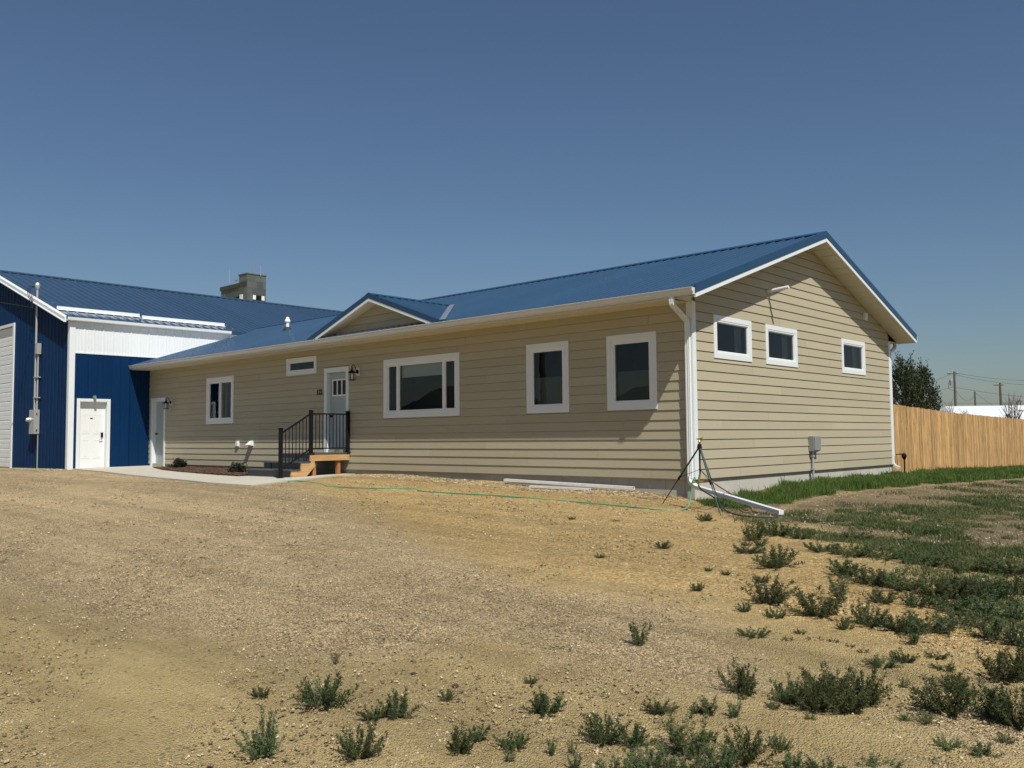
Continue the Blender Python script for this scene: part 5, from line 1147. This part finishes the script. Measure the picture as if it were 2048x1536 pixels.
# (u, v of the foot, width, height, kind, light)
WEEDS = {
 'lower left dirt': [(520, 1392, 40, 18, 'mat', 0), (645, 1408, 122, 62, 'bush', 0), (670, 1325, 18, 20, 'spire', 0), (795, 1436, 70, 62, 'bush', 0), (750, 1437, 60, 26, 'mat', 0), (895, 1399, 32, 22, 'bush', 0), (522, 1508, 90, 60, 'bush', 1), (536, 1508, 40, 98, 'spire', 1), (720, 1514, 96, 74, 'bush', 0), (922, 1506, 70, 60, 'bush', 0), (958, 1482, 40, 36, 'spire', 0), (1028, 1494, 72, 36, 'mat', 0), (1018, 1524, 24, 24, 'spire', 1), (1063, 1367, 28, 17, 'mat', 0), (1092, 1427, 88, 52, 'bush', 0), (1105, 1512, 28, 36, 'spire', 1), (1145, 1508, 22, 30, 'spire', 1)],
 'bottom middle patch': [(1206, 1484, 90, 64, 'bush', 0), (1268, 1490, 80, 46, 'bush', 0), (1150, 1540, 30, 34, 'spire', 1), (1300, 1542, 100, 56, 'bush', 1), (1382, 1505, 120, 76, 'bush', 0), (1440, 1548, 110, 66, 'bush', 1), (1492, 1524, 110, 70, 'bush', 0), (1560, 1502, 48, 38, 'bush', 0), (1585, 1545, 80, 44, 'bush', 1), (1240, 1560, 90, 50, 'bush', 1), (1365, 1570, 110, 60, 'bush', 1), (1650, 1552, 70, 34, 'mat', 1), (1765, 1545, 90, 34, 'mat', 1), (1320, 1424, 62, 30, 'mat', 0), (1416, 1430, 52, 36, 'spire', 1), (1470, 1438, 40, 34, 'spire', 1), (1392, 1428, 26, 20, 'mat', 0)],
 'gravel before the house': [(1143, 1039, 16, 7, 'mat', 0), (1232, 1044, 16, 7, 'mat', 0), (1200, 1116, 24, 12, 'mat', 0), (1326, 1097, 34, 18, 'bush', 0), (1280, 1294, 42, 52, 'spire', 0), (1417, 1143, 16, 12, 'mat', 0), (1452, 1150, 20, 11, 'mat', 0), (1395, 1182, 30, 22, 'bush', 0)],
 'strip below the downspout': [(1411, 1043, 44, 18, 'bush', 0), (1508, 1080, 56, 44, 'bush', 0), (1552, 1072, 74, 34, 'mat', 0), (1493, 1092, 22, 14, 'mat', 0), (1520, 1092, 30, 18, 'mat', 0), (1500, 1106, 60, 20, 'mat', 0), (1552, 1136, 98, 48, 'bush', 0), (1522, 1164, 34, 20, 'mat', 0), (1540, 1206, 96, 62, 'bush', 0), (1489, 1224, 30, 24, 'bush', 0), (1550, 1236, 40, 20, 'mat', 1), (1510, 1276, 68, 22, 'mat', 0), (1576, 1286, 26, 16, 'mat', 0), (1600, 1270, 22, 13, 'mat', 0), (1630, 1284, 34, 13, 'mat', 0), (1484, 1400, 20, 10, 'mat', 0)],
 'right weed mass': [(1640, 1232, 104, 62, 'bush', 0), (1682, 1200, 54, 50, 'spire', 1), (1690, 1262, 30, 32, 'bush', 0), (1690, 1152, 78, 38, 'bush', 0), (1745, 1168, 92, 44, 'bush', 0), (1805, 1178, 88, 42, 'bush', 0), (1866, 1190, 96, 44, 'bush', 0), (1926, 1196, 96, 46, 'bush', 0), (1990, 1196, 104, 48, 'bush', 0), (2044, 1188, 90, 46, 'bush', 0), (1738, 1252, 84, 54, 'bush', 0), (1800, 1262, 96, 44, 'bush', 0), (1862, 1264, 96, 44, 'mat', 1), (1922, 1252, 90, 44, 'bush', 1), (1985, 1278, 100, 52, 'bush', 1), (2044, 1292, 96, 56, 'bush', 1), (1902, 1222, 84, 40, 'bush', 0), (1965, 1234, 96, 44, 'bush', 1), (1765, 1206, 66, 34, 'bush', 0), (1832, 1214, 70, 38, 'bush', 0), (2030, 1236, 90, 46, 'bush', 1), (1640, 1104, 64, 22, 'mat', 0), (1700, 1112, 84, 26, 'mat', 0), (1770, 1118, 90, 26, 'mat', 0), (1850, 1130, 96, 30, 'mat', 0), (1930, 1142, 100, 32, 'mat', 0), (2020, 1146, 110, 34, 'mat', 0), (1705, 1078, 80, 22, 'mat', 0), (1600, 1078, 50, 20, 'mat', 0)],
 'lower right dirt': [(1668, 1288, 24, 13, 'mat', 0), (1700, 1297, 18, 11, 'mat', 0), (1726, 1307, 24, 11, 'mat', 0), (1830, 1288, 36, 30, 'spire', 0), (1765, 1334, 60, 24, 'mat', 0), (1808, 1326, 52, 28, 'mat', 0), (1874, 1316, 50, 15, 'mat', 0), (1888, 1340, 50, 18, 'mat', 0), (1808, 1376, 20, 22, 'spire', 1), (1832, 1387, 18, 16, 'bush', 1), (1484, 1388, 80, 68, 'bush', 0), (1580, 1404, 76, 58, 'bush', 0), (1632, 1420, 90, 86, 'bush', 0), (1690, 1424, 96, 92, 'bush', 0), (1735, 1408, 80, 78, 'bush', 0), (1660, 1395, 90, 70, 'bush', 0), (1545, 1416, 34, 14, 'mat', 0), (1620, 1440, 22, 14, 'bush', 1), (2012, 1360, 100, 78, 'bush', 0), (2050, 1352, 70, 66, 'bush', 0), (1895, 1424, 110, 80, 'bush', 0), (1910, 1380, 60, 44, 'bush', 0), (1985, 1436, 100, 76, 'bush', 0), (2036, 1452, 80, 84, 'bush', 0), (1852, 1446, 44, 24, 'bush', 1), (1808, 1440, 30, 14, 'bush', 1), (1895, 1496, 60, 22, 'mat', 1), (1965, 1512, 66, 30, 'bush', 1), (2012, 1486, 34, 20, 'bush', 1)],
}
ORD = ['first', 'second', 'third', 'fourth', 'fifth', 'sixth', 'seventh', 'eighth', 'ninth', 'tenth']+[f'{n}th' for n in range(11, 21)]+['21st', '22nd', '23rd']+[f'{n}th' for n in range(24, 31)]+['31st', '32nd']
SHAPE = {'bush': 'bushy', 'mat': 'low spreading', 'spire': 'upright'}
for zone_, L_ in WEEDS.items():
    for n_, (u, v, wpx, hpx, kd, lt_) in enumerate(sorted(L_)):
        p = on_ground(u, v); D = float(np.dot(np.array(p)-CAM, RR[2])); sw = wpx*D/F_PX; sh = hpx*D/F_PX
        size = 'tiny' if wpx < 25 else 'small' if wpx < 60 else 'large' if wpx > 95 else 'mid-sized'
        t = thing('weed', p, f"{size} {SHAPE[kd]} {'pale' if lt_ else 'dark'} green weed, {ORD[n_]} from left on the {zone_}", 'weed', 'weeds growing in the dirt')
        ms, ml = random.choice((LIGHT if lt_ else PROTO)[kd])
        bs = np.array([v_.co[:] for v_ in ml.vertices]) if ml.name not in ORG else None
        if bs is not None:
            ORG[ml.name] = (max(np.ptp(bs[:, 0]), np.ptp(bs[:, 1])), bs[:, 2].max())
        ew, eh = ORG[ml.name]
        t.rotation_euler.z = random.uniform(0, 6.28); t.scale = (sw/ew*1.25*random.uniform(.92, 1.1), sw/ew*1.25*random.uniform(.92, 1.1), sh/eh*1.02)
        for nm, me in (('stems', ms), ('leaves', ml)):
            o = bpy.data.objects.new(nm, me); COL.objects.link(o); o.parent = t
bpy.context.view_layer.update()
